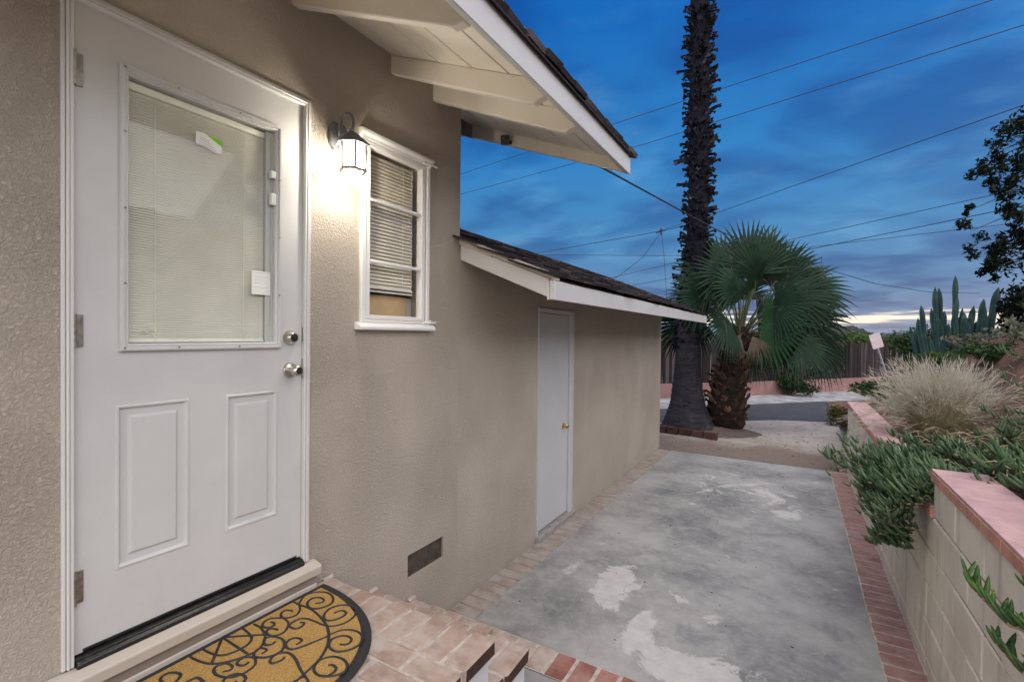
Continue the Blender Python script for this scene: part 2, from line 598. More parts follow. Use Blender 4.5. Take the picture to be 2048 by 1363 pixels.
PAPER = plain("white_label_paper", (.80, .80, .78), .6, 0, .3, .02)
GREENP = plain("green_label_print", (.20, .62, .03), .6, 0, .3, .03)
GREYP = plain("grey_label_print", (.45, .45, .44), .7)
DARKIN = plain("dark_interior", (.10, .09, .08), .9)
MESHV = plain("rusty_vent_mesh", (.125, .10, .083), .8, .2, .3, .35, 14, .6, 300, .004)
SHINGLE = mat_wood("dark_roof_shingle", (.022, .017, .020), (.055, .044, .046), (22, 6, 22))
ROOFDECK = plain("roof_deck", (.12, .10, .09), .9)
DRIPW = mat_paint("weathered_drip_board", (.50, .45, .38), .7, chips=.6, bump=.6)
BRICKW = mat_brick("worn_dusty_brick", (.385, .268, .210), (.425, .312, .255), (.455, .385, .335), .95)
BRICKG = mat_brick("cement_smeared_brick", (.33, .26, .22), (.36, .30, .26), (.36, .335, .305), .95)
BRICKR = mat_brick("red_brick", (.27, .105, .080), (.36, .155, .12), (.46, .36, .31), .38)
BRICKP = mat_brick("faded_pink_brick", (.32, .175, .155), (.36, .205, .18), (.42, .34, .31), .5)
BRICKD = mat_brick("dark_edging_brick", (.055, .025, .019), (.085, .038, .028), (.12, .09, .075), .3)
CAPB = mat_brick("pink_cap_brick", (.50, .235, .175), (.56, .28, .215), (.52, .34, .29), .3)
CAPT = plain("pink_cap_top", (.44, .285, .27), .8, 0, .3, .16, 7, .6, 60, .004)
MORTAR = plain("pale_mortar", (.46, .40, .35), .95, 0, .2, .2, 25, .6, 90, .004)
MORTARD = plain("grey_mortar", (.30, .28, .26), .95, 0, .2, .2, 25, .6, 90, .004)
CONC = mat_concrete()
BLOCK = mat_paint("cream_block_paint", (.64, .575, .465), .75, chips=0, bump=.6)
def mat_block():
    m, nt, bs = newmat("cream_painted_block")
    setb(bs, .8, 0, .25)
    oc = ocoord(nt)
    gp = nt.nodes.new("ShaderNodeNewGeometry").outputs["Position"]
    c = mixc(nt, rmap(nt, noise(nt, gp, 2.6, 6, .6), .3, .7), (.56, .505, .41), (.69, .635, .53))
    mp = nt.nodes.new("ShaderNodeMapping"); lk(nt, gp, mp.inputs[0]); mp.inputs["Scale"].default_value = (9, 9, .9)
    c = mixc(nt, rmap(nt, noise(nt, mp.outputs[0], 1.3, 5, .65), .50, .72, 0, .6), c, (.33, .295, .25))
    c = mixc(nt, rmap(nt, noise(nt, mp.outputs[0], 2.1, 5, .65), .58, .75, 0, .5), c, (.72, .68, .60))
    c = mixc(nt, rmap(nt, noise(nt, gp, 19, 6, .7), .60, .74, 0, .45), c, (.30, .265, .22))
    lk(nt, c, bs.inputs["Base Color"])
    b1 = bumpn(nt, noise(nt, gp, 110, 4, .7), .4, .003, None)
    bumpn(nt, noise(nt, gp, 26, 5, .6), .4, .006, bs, b1)
    return m


BLOCK = mat_block()
BLOCKJ = plain("dirty_block_joint", (.26, .24, .215), .95, 0, .2, .25, 12, .5, 80, .004)
STEPW = mat_paint("white_step_side", (.60, .60, .63), .6, bump=.4)
RUBBER = plain("black_mat_rubber", (.022, .022, .025), .5, 0, .5, .25, 60, .4, 150, .002)
COIR = mat_coir()
def mat_sand():
    m, nt, bs = newmat("brown_to_pale_sand")
    setb(bs, .95, 0, .15)
    oc = ocoord(nt)
    sp = nt.nodes.new("ShaderNodeSeparateXYZ"); lk(nt, oc, sp.inputs[0])
    yy = math2(nt, 'ADD', sp.outputs[1], math2(nt, 'MULTIPLY', math2(nt, 'SUBTRACT', noise(nt, oc, 1.1, 6, .65), .5), 3.2))
    c = mixc(nt, rmap(nt, yy, 8.7, 9.9), (.26, .205, .168), (.50, .458, .41))
    c = mixc(nt, rmap(nt, noise(nt, oc, 4, 7, .7), .45, .7, 0, .6), c, (.30, .235, .19))
    c = mixc(nt, rmap(nt, noise(nt, oc, 30, 6, .75), .55, .72, 0, .75), c, (.15, .115, .09))
    c = mixc(nt, rmap(nt, noise(nt, oc, 55, 4, .7), .64, .75, 0, .7), c, (.55, .50, .45))
    lk(nt, c, bs.inputs["Base Color"])
    b1 = bumpn(nt, noise(nt, oc, 40, 6, .75), .9, .03, None)
    bumpn(nt, noise(nt, oc, 5, 5, .6), .7, .08, bs, b1)
    return m


SAND = mat_sand()
SOIL = mat_soil("red_brown_hillside_soil", (.125, .068, .048), (.22, .145, .11), (.075, .055, .035), 14, .16)
MOUND = mat_soil("dark_root_soil", (.085, .065, .058), (.15, .12, .105), (.22, .19, .17), 26, .04)
GROUND = mat_soil("dry_ground", (.16, .13, .10), (.22, .19, .14), (.09, .10, .05), 3, .05)
ASPH = plain("asphalt", (.052, .056, .064), .9, 0, .3, .18, 3, .6, 160, .004)
VERGE = plain("pale_verge_concrete", (.27, .275, .29), .9, 0, .2, .35, 2.5, .9, 22, .03)
PINKW = plain("pink_stucco_wall", (.285, .160, .150), .9, 0, .2, .14, 3, .6, 60, .006)
FENCE = mat_wood("weathered_stake", (.023, .017, .019), (.052, .039, .042))
BOOT = mat_wood("palm_leaf_base", (.011, .011, .020), (.035, .034, .052), (14, 14, 5))
BOOTB = mat_wood("brown_palm_leaf_base", (.040, .024, .016), (.095, .058, .038), (14, 14, 5))
def mat_bark():
    m, nt, bs = newmat("ringed_palm_bark")
    setb(bs, .9, 0, .15)
    oc = ocoord(nt)
    mp = nt.nodes.new("ShaderNodeMapping"); lk(nt, oc, mp.inputs[0]); mp.inputs["Scale"].default_value = (2.2, 2.2, 15)
    mq = nt.nodes.new("ShaderNodeMapping"); lk(nt, oc, mq.inputs[0]); mq.inputs["Scale"].default_value = (16, 16, 2.2)
    r_ = noise(nt, mp.outputs[0], 1.6, 7, .7, .8); q_ = noise(nt, mq.outputs[0], 1.2, 6, .7)
    c = mixc(nt, rmap(nt, r_, .3, .7), (.018, .016, .022), (.052, .048, .057))
    c = mixc(nt, rmap(nt, q_, .55, .72, 0, .8), c, (.014, .012, .014))
    c = mixc(nt, rmap(nt, noise(nt, oc, 3.5, 6, .65), .56, .7, 0, .6), c, (.080, .075, .083))
    lk(nt, c, bs.inputs["Base Color"])
    b1 = bumpn(nt, r_, .8, .03, None)
    bumpn(nt, q_, .9, .03, bs, b1)
    return m


BARK = mat_bark()
_BARK = plain("smooth_palm_bark", (.040, .037, .045), .9, 0, .2, .45, 4, .8, 26, .015)
CORE = plain("dark_upper_trunk_core", (.011, .011, .017), .95, 0, .1, .4, 14, 1.0, 30, .03)
FIBRE = plain("palm_trunk_core", (.022, .016, .013), .95, 0, .1, .4, 14, 1.0, 30, .03)
FROND = mat_leaf("fan_palm_green", ((.007, .022, .013), (.020, .046, .026), (.034, .062, .036)), .5, 2, True, .12)
FRONDL = mat_leaf("young_fan_palm_green", ((.018, .070, .028), (.032, .095, .040)), .5, 2, True, .2)
PETI = plain("palm_leaf_stalk", (.060, .085, .030), .5)
DEADF = plain("dry_frond", (.085, .066, .042), .8)
ICE = mat_leaf("ice_plant_green", ((.050, .098, .048), (.125, .185, .098), (.23, .25, .11)), .4, 7, False, .12)
ICEN = mat_leaf("fresh_ice_plant_leaf", ((.028, .072, .028), (.075, .145, .035), (.20, .25, .05)), .32, 16, True, .12)
DRYST = plain("dry_ice_plant_stem", (.34, .26, .17), .8, 0, .2, .3, 20)
STRAW = mat_leaf("straw_grass", ((.33, .29, .17), (.54, .49, .345), (.15, .16, .07)), .8, 3, False, .3)
PLUME = mat_leaf("feathery_grass_plume", ((.48, .44, .35), (.60, .56, .46)), .9, 4, False, .35)
CACT = mat_leaf("blue_green_cactus", ((.022, .055, .056), (.045, .092, .088)), .55, 6, True, 0)
SHRUB = mat_leaf("dark_shrub_leaf", ((.022, .045, .018), (.045, .080, .030)), .5, 3, True, .2)
SHRUBL = mat_leaf("light_shrub_leaf", ((.060, .110, .030), (.090, .140, .040)), .5, 3, True, .25)
SHRUBY = mat_leaf("yellow_flower_shrub", ((.070, .080, .025), (.11, .10, .03), (.45, .25, .02)), .6, 6, False, .2)
SAGE = mat_leaf("grey_sage_leaf", ((.090, .105, .075), (.14, .145, .11)), .7, 5, True, .2)
EUCA = mat_leaf("dark_tree_leaf", ((.005, .009, .008), (.011, .018, .013)), .7, 3, True, .15)
TWIG = plain("brown_twig", (.075, .055, .042), .9)
WIRE = plain("black_wire", (.012, .012, .014), .7)
SIGNP = plain("pale_sign_back", (.52, .44, .46), .5, .1)
STEEL = plain("galvanised_post", (.30, .32, .36), .5, .5)
CAMB = plain("black_camera_plastic", (.030, .030, .033), .4)
CAML = plain("camera_lens_glass", (.02, .02, .03), .08, 0, .8)
STRING = plain("pale_string", (.62, .54, .42), .9)
HILL = plain("distant_hillside", (.060, .065, .060), 1, 0, .05, .3, .01)
HILLB = plain("far_blue_ridge", (.085, .095, .115), 1, 0, .05, .2, .004)

# ------------------------------------------------------------------ ground
def strip(name, a, b, mat, nsub=1, zf=None, jit=0, m=14):
    """surface between two polylines resampled to the same count"""
    def rs(p, n):
        p = [Vector((q[0], q[1], q[2] if len(q) > 2 else 0)) for q in p]
        d = [0]
        for i in range(1, len(p)):
            d.append(d[-1] + (p[i] - p[i - 1]).length)
        out = []
        for k in range(n):
            t = d[-1] * k / (n - 1)
            i = max(j for j in range(len(p)) if d[j] <= t + 1e-9)
            i = min(i, len(p) - 2)
            out.append(p[i].lerp(p[i + 1], (t - d[i]) / max(1e-9, d[i + 1] - d[i])))
        return out
    A, B = rs(a, m), rs(b, m)
    vs, fs = [], []
    for i in range(m):
        for j in range(nsub + 1):
            p = A[i].lerp(B[i], j / nsub)
            z = p.z if zf is None else zf(p.x, p.y)
            vs.append((p.x, p.y, z + (rng.uniform(-jit, jit) if 0 < j < nsub else 0)))
    for i in range(m - 1):
        for j in range(nsub):
            q = i * (nsub + 1) + j
            fs.append((q, q + nsub + 1, q + nsub + 2, q + 1))
    me = np_mesh(name, vs, fs, mat, True)
    bm = bmesh.new(); bm.from_mesh(me)
    bmesh.ops.recalc_face_normals(bm, faces=bm.faces)
    up = sum(f.normal.z for f in bm.faces)
    if up < 0:
        bmesh.ops.reverse_faces(bm, faces=bm.faces)
    bm.to_mesh(me); bm.free()
    return tag(inst(name, me, None, (0, 0, 0)), kind='structure')


def ground_sheet():
    rs = [0, 6, 14, 30, 60, 120, 300, 800, 2500, 9000]
    n = 48
    vs = [(0, 0, -.16)]; fs = []
    for r in rs[1:]:
        for k in range(n):
            a = 2 * PI * k / n
            vs.append((r * math.cos(a), r * math.sin(a), -.16 - (0 if r < 40 else min(40, (r - 40) * .035))))
    tri = [(0, 1 + k, 1 + (k + 1) % n) for k in range(n)]
    bm = bmesh.new()
    bv = [bm.verts.new(v) for v in vs]
    for t in tri:
        bm.faces.new([bv[i] for i in t])
    for i in range(len(rs) - 2):
        for k in range(n):
            a, b = 1 + i * n + k, 1 + i * n + (k + 1) % n
            bm.faces.new([bv[a], bv[a + n], bv[b + n], bv[b]])
    me = bpy.data.meshes.new("ground"); bm.to_mesh(me); bm.free()
    me.materials.append(GROUND)
    tag(inst("ground", me, None, (0, 0, 0)), kind='structure')


ground_sheet()
ROADN = [(-9, 5.5), (-3, 9.0), (-.55, 10.67), (.86, 12.0), (2.02, 12.79), (2.88, 13.05), (5, 14.2), (9, 17.5)]
ROADF = [(-10, 7.2), (-4, 10.6), (-1.03, 12.73), (-.24, 13.49), (.6, 14.75), (2.04, 16.36), (3.62, 18.0), (7, 21.5), (10, 25)]
WALLL = [(-10, 8.2), (-4, 11.9), (-1.42, 14.37), (-.53, 15.28), (.73, 16.6), (2.34, 18.71), (3.55, 20.28), (5.13, 22.6), (7, 25.2)]
strip("road", [(x, y, -.105) for x, y in ROADN], [(x, y, -.105) for x, y in ROADF], ASPH, 2, None, 0, 30)
vg = strip("verge", [(x, y, -.10) for x, y in ROADF], [(x, y, -.03) for x, y in WALLL], VERGE, 6, None, .012, 40)
sd_far = [(-9, 5.3), (-3, 8.85), (-.55, 10.55), (.86, 11.9), (2.02, 12.7), (2.9, 12.95)]
def sandz(x, y):
    t = min(1, max(0, (y - 7.9) / 4.2))
    return -.052 - .04 * t + .018 * math.sin(x * 3.1 + y * 2.3) * math.sin(y * 1.7 - x) * min(1, t * 6)
strip("sandy_ground", [(-9, 2), (-3, 7.9), (.0, 7.97), (1.2, 7.97), (2.3, 7.97), (2.95, 7.97)], sd_far, SAND, 26, sandz, .004, 60)


def gz(y):
    return -.0095 * max(0.0, y - 2.4)


# concrete slab with a wear attribute
def slab(name, x0, x1, y0, y1, blobs, step=.035):
    nx, ny = max(2, int((x1 - x0) / step)), max(2, int((y1 - y0) / step))
    X, Y = np.meshgrid(np.linspace(x0, x1, nx), np.linspace(y0, y1, ny), indexing='ij')
    Z = -.0095 * np.maximum(0, Y - 2.4)
    vs = np.stack([X, Y, Z], -1).reshape(-1, 3)
    ii = np.arange(nx * ny).reshape(nx, ny)
    fs = np.stack([ii[:-1, :-1], ii[1:, :-1], ii[1:, 1:], ii[:-1, 1:]], -1).reshape(-1, 4)
    w = np.full(nx * ny, .17)
    for bx, by, rx, ry, amp in blobs:
        d = ((vs[:, 0] - bx) / rx) ** 2 + ((vs[:, 1] - by) / ry) ** 2
        w += amp * np.exp(-d * 1.4)
    me = np_mesh(name, vs, fs, CONC)
    at = me.attributes.new("wear", 'FLOAT', 'POINT'); at.data.foreach_set('value', w.astype(np.float32))
    o = tag(inst(name, me, None, (0, 0, 0)), kind='structure')
    return o


PATCH = [(1.368,2.675,0.225,0.2,0.62),(1.661,2.728,0.186,0.233,0.5),(1.122,2.879,0.116,0.248,0.5),(0.836,3.522,0.174,0.304,0.52),(0.849,3.185,0.154,0.196,0.48),(1.491,3.203,0.139,0.192,0.48),(1.267,3.388,0.112,0.121,0.34),(0.455,3.422,0.095,0.178,0.32),(0.48,2.849,0.081,0.079,0.22),(1.132,6.343,0.419,1.035,0.2),(1.815,6.137,0.521,1.443,0.22),(1.195,5.212,0.165,0.387,0.06),(0.495,4.006,0.119,0.265,0.22),(1.376,3.026,0.213,0.243,-0.42),(1.626,3.862,0.279,0.395,-0.15),(2.119,3.42,0.197,0.429,-0.3),(2.35,5.106,0.193,0.424,-0.3),(0.745,2.813,0.173,0.187,-0.12),(0.719,5.589,0.185,0.532,-0.25),(0.955,4.615,0.281,0.428,-0.22),(1.857,5.113,0.358,0.398,-0.22),(0.859,3.95,0.203,0.208,-0.2),(1.841,3.571,0.078,0.078,0.085),(1.868,3.549,0.078,0.078,0.085),(1.895,3.528,0.078,0.078,0.085),(1.921,3.507,0.078,0.078,0.085),(1.947,3.486,0.078,0.078,0.085),(1.972,3.466,0.078,0.078,0.085),(1.997,3.446,0.078,0.078,0.085),(2.021,3.426,0.078,0.078,0.085),(2.044,3.407,0.078,0.078,0.085),(2.068,3.389,0.078,0.078,0.085),(2.098,3.37,0.078,0.078,0.085),(2.127,3.351,0.078,0.078,0.085),(2.155,3.333,0.078,0.078,0.085),(2.183,3.316,0.078,0.078,0.085),(2.211,3.298,0.078,0.078,0.085),(2.238,3.281,0.078,0.078,0.085),(2.264,3.265,0.078,0.078,0.085),(2.29,3.249,0.078,0.078,0.085),(0.809,4.276,0.065,0.065,0.06),(0.878,4.283,0.065,0.065,0.06),(0.946,4.291,0.065,0.065,0.06),(1.013,4.298,0.065,0.065,0.06),(1.08,4.305,0.065,0.065,0.06),(1.145,4.313,0.065,0.065,0.06),(1.21,4.32,0.065,0.065,0.06),(1.273,4.327,0.065,0.065,0.06),(1.336,4.334,0.065,0.065,0.06),(1.398,4.34,0.065,0.065,0.06),(1.465,4.342,0.065,0.065,0.06),(1.53,4.343,0.065,0.065,0.06),(1.594,4.344,0.065,0.065,0.06),(1.657,4.346,0.065,0.065,0.06),(1.719,4.347,0.065,0.065,0.06),(1.78,4.348,0.065,0.065,0.06),(1.84,4.349,0.065,0.065,0.06),(1.9,4.35,0.065,0.065,0.06),(1.958,4.352,0.065,0.065,0.06),(2.001,4.317,0.065,0.065,0.06),(2.043,4.283,0.065,0.065,0.06),(2.084,4.25,0.065,0.065,0.06),(2.124,4.218,0.065,0.065,0.06),(2.162,4.187,0.065,0.065,0.06),(2.2,4.157,0.065,0.065,0.06),(2.237,4.128,0.065,0.065,0.06),(2.273,4.099,0.065,0.065,0.06),(2.308,4.071,0.065,0.065,0.06),(2.311,4.033,0.065,0.065,0.06),(2.314,3.996,0.065,0.065,0.06),(2.317,3.96,0.065,0.065,0.06),(2.32,3.925,0.065,0.065,0.06),(2.323,3.89,0.065,0.065,0.06),(2.326,3.857,0.065,0.065,0.06),(2.329,3.823,0.065,0.065,0.06),(2.332,3.791,0.065,0.065,0.06)]
slab("concrete_patio", .214, 2.346, 2.468, 7.965, PATCH)
slab("concrete_path", .57, 2.346, -2.2, 2.252, [(1.6, 1.5, .5, .5, .3)], .1)
MB().box(-.02, 2.66, -2.3, 8.25, -.13, -.075).build("patio_base", MORTARD)["kind"] = 'structure'
strip("mortar_bed", [(-.0, -2.2, -.012), (-.0, 2.4, -.012), (-.0, 8.2, -.067)], [(2.56, -2.2, -.012), (2.56, 2.4, -.012), (2.56, 8.2, -.067)], MORTARD, 1, None, 0, 24)

_bc = {}
def brick_mesh(dx, dy, dz, mat, k=0, bev=.006, jit=.0018):
    key = (round(dx, 3), round(dy, 3), round(dz, 3), mat.name, k)
    if key not in _bc:
        _bc[key] = MB().box(-dx / 2, dx / 2, -dy / 2, dy / 2, -dz, 0).mesh("brick", mat, bevel=bev, jitter=jit)
    return _bc[key]


# ground-level brick courses round the slab: bricks are children of each course
def course_along_y(label, x0, x1, y0, y1, mat, pitch=.1145, drop=0.0, lift=.004):
    root = bpy.data.objects.new("brick_border", None)
    place(root, None, ((x0 + x1) / 2, y0, 0)); tag(root, label, kind='structure')
    y = y0
    while y < y1 - .05:
        me = brick_mesh(x1 - x0 - .012, pitch - .011, .06, mat, rng.randrange(4))
        yc = y + pitch / 2
        inst("brick", me, root, ((x0 + x1) / 2 + rng.uniform(-.003, .003), yc, gz(yc) + lift - drop + rng.uniform(-.002, .002)),
             (rng.uniform(-.01, .01), rng.uniform(-.008, .008), rng.uniform(-.012, .012) + (PI if rng.random() < .5 else 0)))
        y += pitch
    return root


course_along_y("brick course along the foot of the house wall", .004, .212, 2.47, 8.15, BRICKG, lift=-.002)
course_along_y("brick course along the foot of the block wall", 2.348, 2.546, -1.6, 7.9, BRICKP, lift=.0045)
strip("border_mortar", [(2.347, -1.7, .0), (2.347, 2.4, .0), (2.347, 7.95, -.0527)], [(2.552, -1.7, .0), (2.552, 2.4, .0), (2.552, 7.95, -.0527)], MORTAR, 1, None, 0, 40)
strip("border_mortar", [(.03, 2.256, .0015), (2.34, 2.256, .0015)], [(.03, 2.464, .0015), (2.34, 2.464, .0015)], MORTAR, 1, None, 0, 4)
root = bpy.data.objects.new("brick_border", None)
place(root, None, (.2, 2.36, 0)); tag(root, "brick course between the steps and the slab", kind='structure')
x = .0675
while x < 2.3:
    me = brick_mesh(.108, .200, .06, BRICKR if x > .77 else BRICKW, rng.randrange(4))
    inst("brick", me, root, (x + .06, 2.358 + rng.uniform(-.003, .003), .004 + rng.uniform(-.002, .003)), (rng.uniform(-.012, .012), rng.uniform(-.01, .01), rng.uniform(-.012, .012)))
    x += .1215

# ------------------------------------------------------------------ house
house = thing("house", "taupe stucco house with a white half-glazed door and wide cream eaves", "house", (0, .5, 0))
DOOR = (.570, 1.425, .70, 2.815)
WIN = (1.735, 2.235, 1.832, 2.775)
VENT = (2.096, 2.421, .358, .493)
EV = .398                                            # eave slope
def soffz(x):
    return 3.285 - EV * x


w = MB().holed(-2.0, 2.565, -.15, 3.285, [DOOR, WIN, VENT], 0.0, -.14)
w.build("wall", STUCCO, house)
# gable end walls, back wall
gb = [(-.14, -.15), (-.14, soffz(-.14)), (-3.4, soffz(-3.4)), (-6.8, soffz(-.0)), (-6.8, -.15)]
MB().prism([(-.0005, -.15), (-.0005, 3.284)] + gb[1:], 'y', 2.425, 2.5645).build("gable_wall", STUCCO, house)
MB().prism([(-.14, -.15), (-.14, soffz(-.14))] + gb[2:], 'y', -2.0, -1.86).build("gable_wall", STUCCO, house)
MB().box(-6.94, -6.8, -2.0, 2.565, -.15, 3.285).build("back_wall", STUCCO, house)
MB().box(-6.8, -.14, -1.86, 2.425, .60, .62).build("floor", DARKIN, house)
MB().box(-.62, -.6, -1.86, 2.425, .62, 3.28).build("inner_partition", DARKIN, house)

# roof planes (deck), soffit planks, rafters, fascia, barge boards
XE, YB0, YB1 = .93, -2.5, 3.11
def sloped(mb, x0, x1, y0, y1, o0, o1):
    """slab following the eave slope, offsets above the soffit line"""
    return mb.hexa([(x0, y0, soffz(x0) + o0), (x1, y0, soffz(x1) + o0), (x1, y1, soffz(x1) + o0), (x0, y1, soffz(x0) + o0),
                    (x0, y0, soffz(x0) + o1), (x1, y0, soffz(x1) + o1), (x1, y1, soffz(x1) + o1), (x0, y1, soffz(x0) + o1)])


sloped(MB(), -3.4, .955, YB0, YB1, .0235, .045).build("roof_deck", ROOFDECK, house)
b = MB()
b.hexa([(-7.7, YB0, soffz(-3.4) - 1.71 + .0235), (-3.4, YB0, soffz(-3.4) + .0235), (-3.4, YB1, soffz(-3.4) + .0235), (-7.7, YB1, soffz(-3.4) - 1.71 + .0235),
        (-7.7, YB0, soffz(-3.4) - 1.71 + .09), (-3.4, YB0, soffz(-3.4) + .09), (-3.4, YB1, soffz(-3.4) + .09), (-7.7, YB1, soffz(-3.4) - 1.71 + .09)])
b.build("roof_back", ROOFDECK, house)
edges = [-.30, -.10, .118, .325, .535, .742, XE - .008]
for a_, b_ in zip(edges, edges[1:]):
    sloped(MB(), a_ + .004, b_ - .004, YB0 + .02, YB1 - .04, 0.0, .0225).build("soffit_board", CREAM, house, bevel=.003)
for yc in (-1.05, -.45, .15, .745, 1.355, 1.952, 2.303):
    r = MB()
    dp = .118 if yc > 1.6 else .100
    xa = -.05
    za, ze = soffz(xa), soffz(XE - .002)
    r.prism([(xa, za - .001), (XE - .002, ze - .001), (XE - .002, ze - .076), (XE - .06, soffz(XE - .06) - dp), (.012, soffz(.012) - dp + .016), (xa, za - dp + .018)], 'y', yc - .02, yc + .022)
    r.build("rafter", CREAM, house, bevel=.004, jitter=.0008)
MB().hexa([(XE, YB0, 2.838), (XE + .036, YB0, 2.826), (XE + .036, YB1, 2.826), (XE, YB1, 2.838),
           (XE, YB0, 3.012), (XE + .036, YB0, 3.0), (XE + .036, YB1, 3.0), (XE, YB1, 3.012)]).build("fascia", FASC, house, bevel=.004)
# barge rafter at the near gable end: runs up both slopes
br = MB().prism([(XE - .003, soffz(XE) + .018), (XE - .003, soffz(XE) - .073), (-.27, soffz(-.27) - .095), (-.27, soffz(-.27) + .018)], 'y', 3.068, YB1 - .003)
br.build("barge_board", CREAM, house, bevel=.004)
MB().prism([(-.272, soffz(-.27) + .018), (-.272, soffz(-.27) - .098), (-3.4, soffz(-3.4) - .095), (-3.4, soffz(-3.4) + .02)], 'y', 3.066, YB1 - .003).build("barge_board", STUCCO, house)
MB().prism([(XE - .003, soffz(XE) + .018), (XE - .003, soffz(XE) - .073), (-3.4, soffz(-3.4) - .095), (-3.4, soffz(-3.4) + .02)], 'y', YB0 + .003, YB0 + .045).build("barge_board", CREAM, house)
# shingle courses at the eave, one by one
def shingle_mesh(k, wd, ln, th):
    m = MB()
    m.hexa([(-ln / 2, -wd / 2, 0), (ln / 2, -wd / 2, 0), (ln / 2, wd / 2, 0), (-ln / 2, wd / 2, 0),
            (-ln / 2, -wd / 2, th * .35), (ln / 2, -wd / 2, th), (ln / 2, wd / 2, th), (-ln / 2, wd / 2, th * .35)])
    return m.mesh("shingle", SHINGLE, jitter=.004)


SHM = [shingle_mesh(k, .148, .30, .026) for k in range(6)]
sa = math.atan(EV)
for row in range(5):
    xr = .845 - row * .13
    y = YB0 + (0 if row % 2 else -.07)
    while y < YB1 + .03:
        inst("shingle", SHM[rng.randrange(6)], house, (xr + rng.uniform(-.012, .012), y + .075, soffz(xr) + .047 + .008 * 1 + (.010 if row else .0)),
             (rng.uniform(-.02, .02), sa - .045 + rng.uniform(-.012, .012), rng.uniform(-.03, .03)))
        y += .15 + rng.uniform(-.002, .006)
sloped(MB(), -3.42, .30, YB0, YB1 + .02, .062, .085).build("shingle_field", SHINGLE, house)
# starter strip and flaking drip edge under the shingles
sloped(MB(), .60, .985, YB0, YB1 + .028, .0455, .056).build("starter_strip", SHINGLE, house, jitter=.003)

# ---- front door
door = MB().holed(.601, 1.397, .763, 2.800, [(.738, 1.268, 1.732, 2.622), (.706, .930, .987, 1.530), (1.063, 1.280, .990, 1.528)], -.008, -.05).build("front_door", DOORW, house)
def panel(y0, y1, z0, z1):
    m = MB(); prev = None
    prof = [(0, -.008), (.003, -.004), (.008, -.004), (.015, -.015), (.036, -.016), (.044, -.008), (.048, -.0075)]
    vs = []
    for ins, x in prof:
        vs += [(x, y0 + ins, z0 + ins), (x, y1 - ins, z0 + ins), (x, y1 - ins, z1 - ins), (x, y0 + ins, z1 - ins)]
    fs = [(4 * i + k, 4 * i + (k + 1) % 4, 4 * i + 4 + (k + 1) % 4, 4 * i + 4 + k) for i in range(len(prof) - 1) for k in range(4)]
    n = 4 * (len(prof) - 1)
    fs.append((n, n + 1, n + 2, n + 3))
    m.add(vs, fs).build("door_panel", DOORW, door)


panel(.706, .930, .987, 1.530)
panel(1.063, 1.280, .990, 1.528)
# lite frame
def ring(name, yo0, yo1, zo0, zo1, wd, prof, mat, parent):
    """moulded frame: prof = list of (inset fraction 0..1, x)"""
    vs = []
    for t, x in prof:
        i = t * wd
        vs += [(x, yo0 + i, zo0 + i), (x, yo1 - i, zo0 + i), (x, yo1 - i, zo1 - i), (x, yo0 + i, zo1 - i)]
    fs = [(4 * i + k, 4 * i + (k + 1) % 4, 4 * i + 4 + (k + 1) % 4, 4 * i + 4 + k) for i in range(len(prof) - 1) for k in range(4)]
    return MB().add(vs, fs).build(name, mat, parent)


ring("lite_frame", .714, 1.289, 1.708, 2.652, .026, [(0, -.008), (.02, .004), (.15, .010), (.45, .010), (.55, .004), (.8, .006), (1, -.002), (1, -.026)], DOORW, door)
MB().add([(-.0125, .736, 1.730), (-.0125, 1.270, 1.730), (-.0125, 1.270, 2.624), (-.0125, .736, 2.624)], [(0, 1, 2, 3)]).build("door_glass", GLASSD, door)
MB().box(-.049, -.046, .736, 1.270, 1.730, 2.624).build("blind_backing", BLIND, door)
b = MB()
z = 1.752
while z < 2.585:
    b.hexa([(-.0335, .748, z + .0042), (-.0258, .748, z - .0042), (-.0258, 1.226, z - .0042), (-.0335, 1.226, z + .0042),
            (-.0329, .748, z + .0050), (-.0252, .748, z - .0034), (-.0252, 1.226, z - .0034), (-.0329, 1.226, z + .0050)])
    z += .0088
o = b.build("blind_slats", BLIND, door); o["kind"] = 'stuff'
MB().box(-.040, -.022, .742, 1.228, 2.588, 2.612).build("blind_head_rail", BLIND, door, bevel=.003)
MB().box(-.038, -.022, .744, 1.228, 1.736, 1.747).build("blind_bottom_rail", BLIND, door, bevel=.003)
MB().box(-.044, -.018, 1.232, 1.268, 1.732, 2.620).build("slider_channel", DOORW, door, bevel=.002)
MB().box(-.0178, -.0158, 1.249, 1.253, 1.80, 2.60).build("slider_track", GREYP, door)
for yc in (.826, 1.141):
    p = [(-.0225 + .0012 * math.sin(k * 2.2), yc + .0016 * math.cos(k * 2.2), 1.742 + k * .0105) for k in range(81)]
    MB().tube(p, .0014, 5).build("blind_cord", CORD, door)
for z0, z1 in ((2.424, 2.455), (2.312, 2.362)):
    MB().box(-.0115, .008, 1.238, 1.262, z0, z1).build("blind_slider", WHITE, door, bevel=.003)
MB().add([(-.0108, .952, 2.518), (-.0108, .952, 2.472), (-.0108, .985, 2.470), (-.0108, 1.02, 2.458), (-.0108, 1.046, 2.462), (-.0108, 1.046, 2.486), (-.0108, .985, 2.519)],
         [(0, 1, 2, 3, 4, 5, 6)]).build("glass_sticker", PAPER, door)
MB().add([(-.0104, .983, 2.519), (-.0104, 1.047, 2.488), (-.0104, 1.047, 2.511)], [(0, 1, 2)]).build("sticker_green_corner", GREENP, door)
pl = MB()
for k in range(4):
    pl.add([(-.0104, .964, 2.503 - k * .009), (-.0104, 1.0 + .008 * k, 2.494 - k * .009), (-.0104, 1.0 + .008 * k, 2.492 - k * .009), (-.0104, .964, 2.501 - k * .009)], [(0, 1, 2, 3)])
pl.build("sticker_print", GREYP, door)
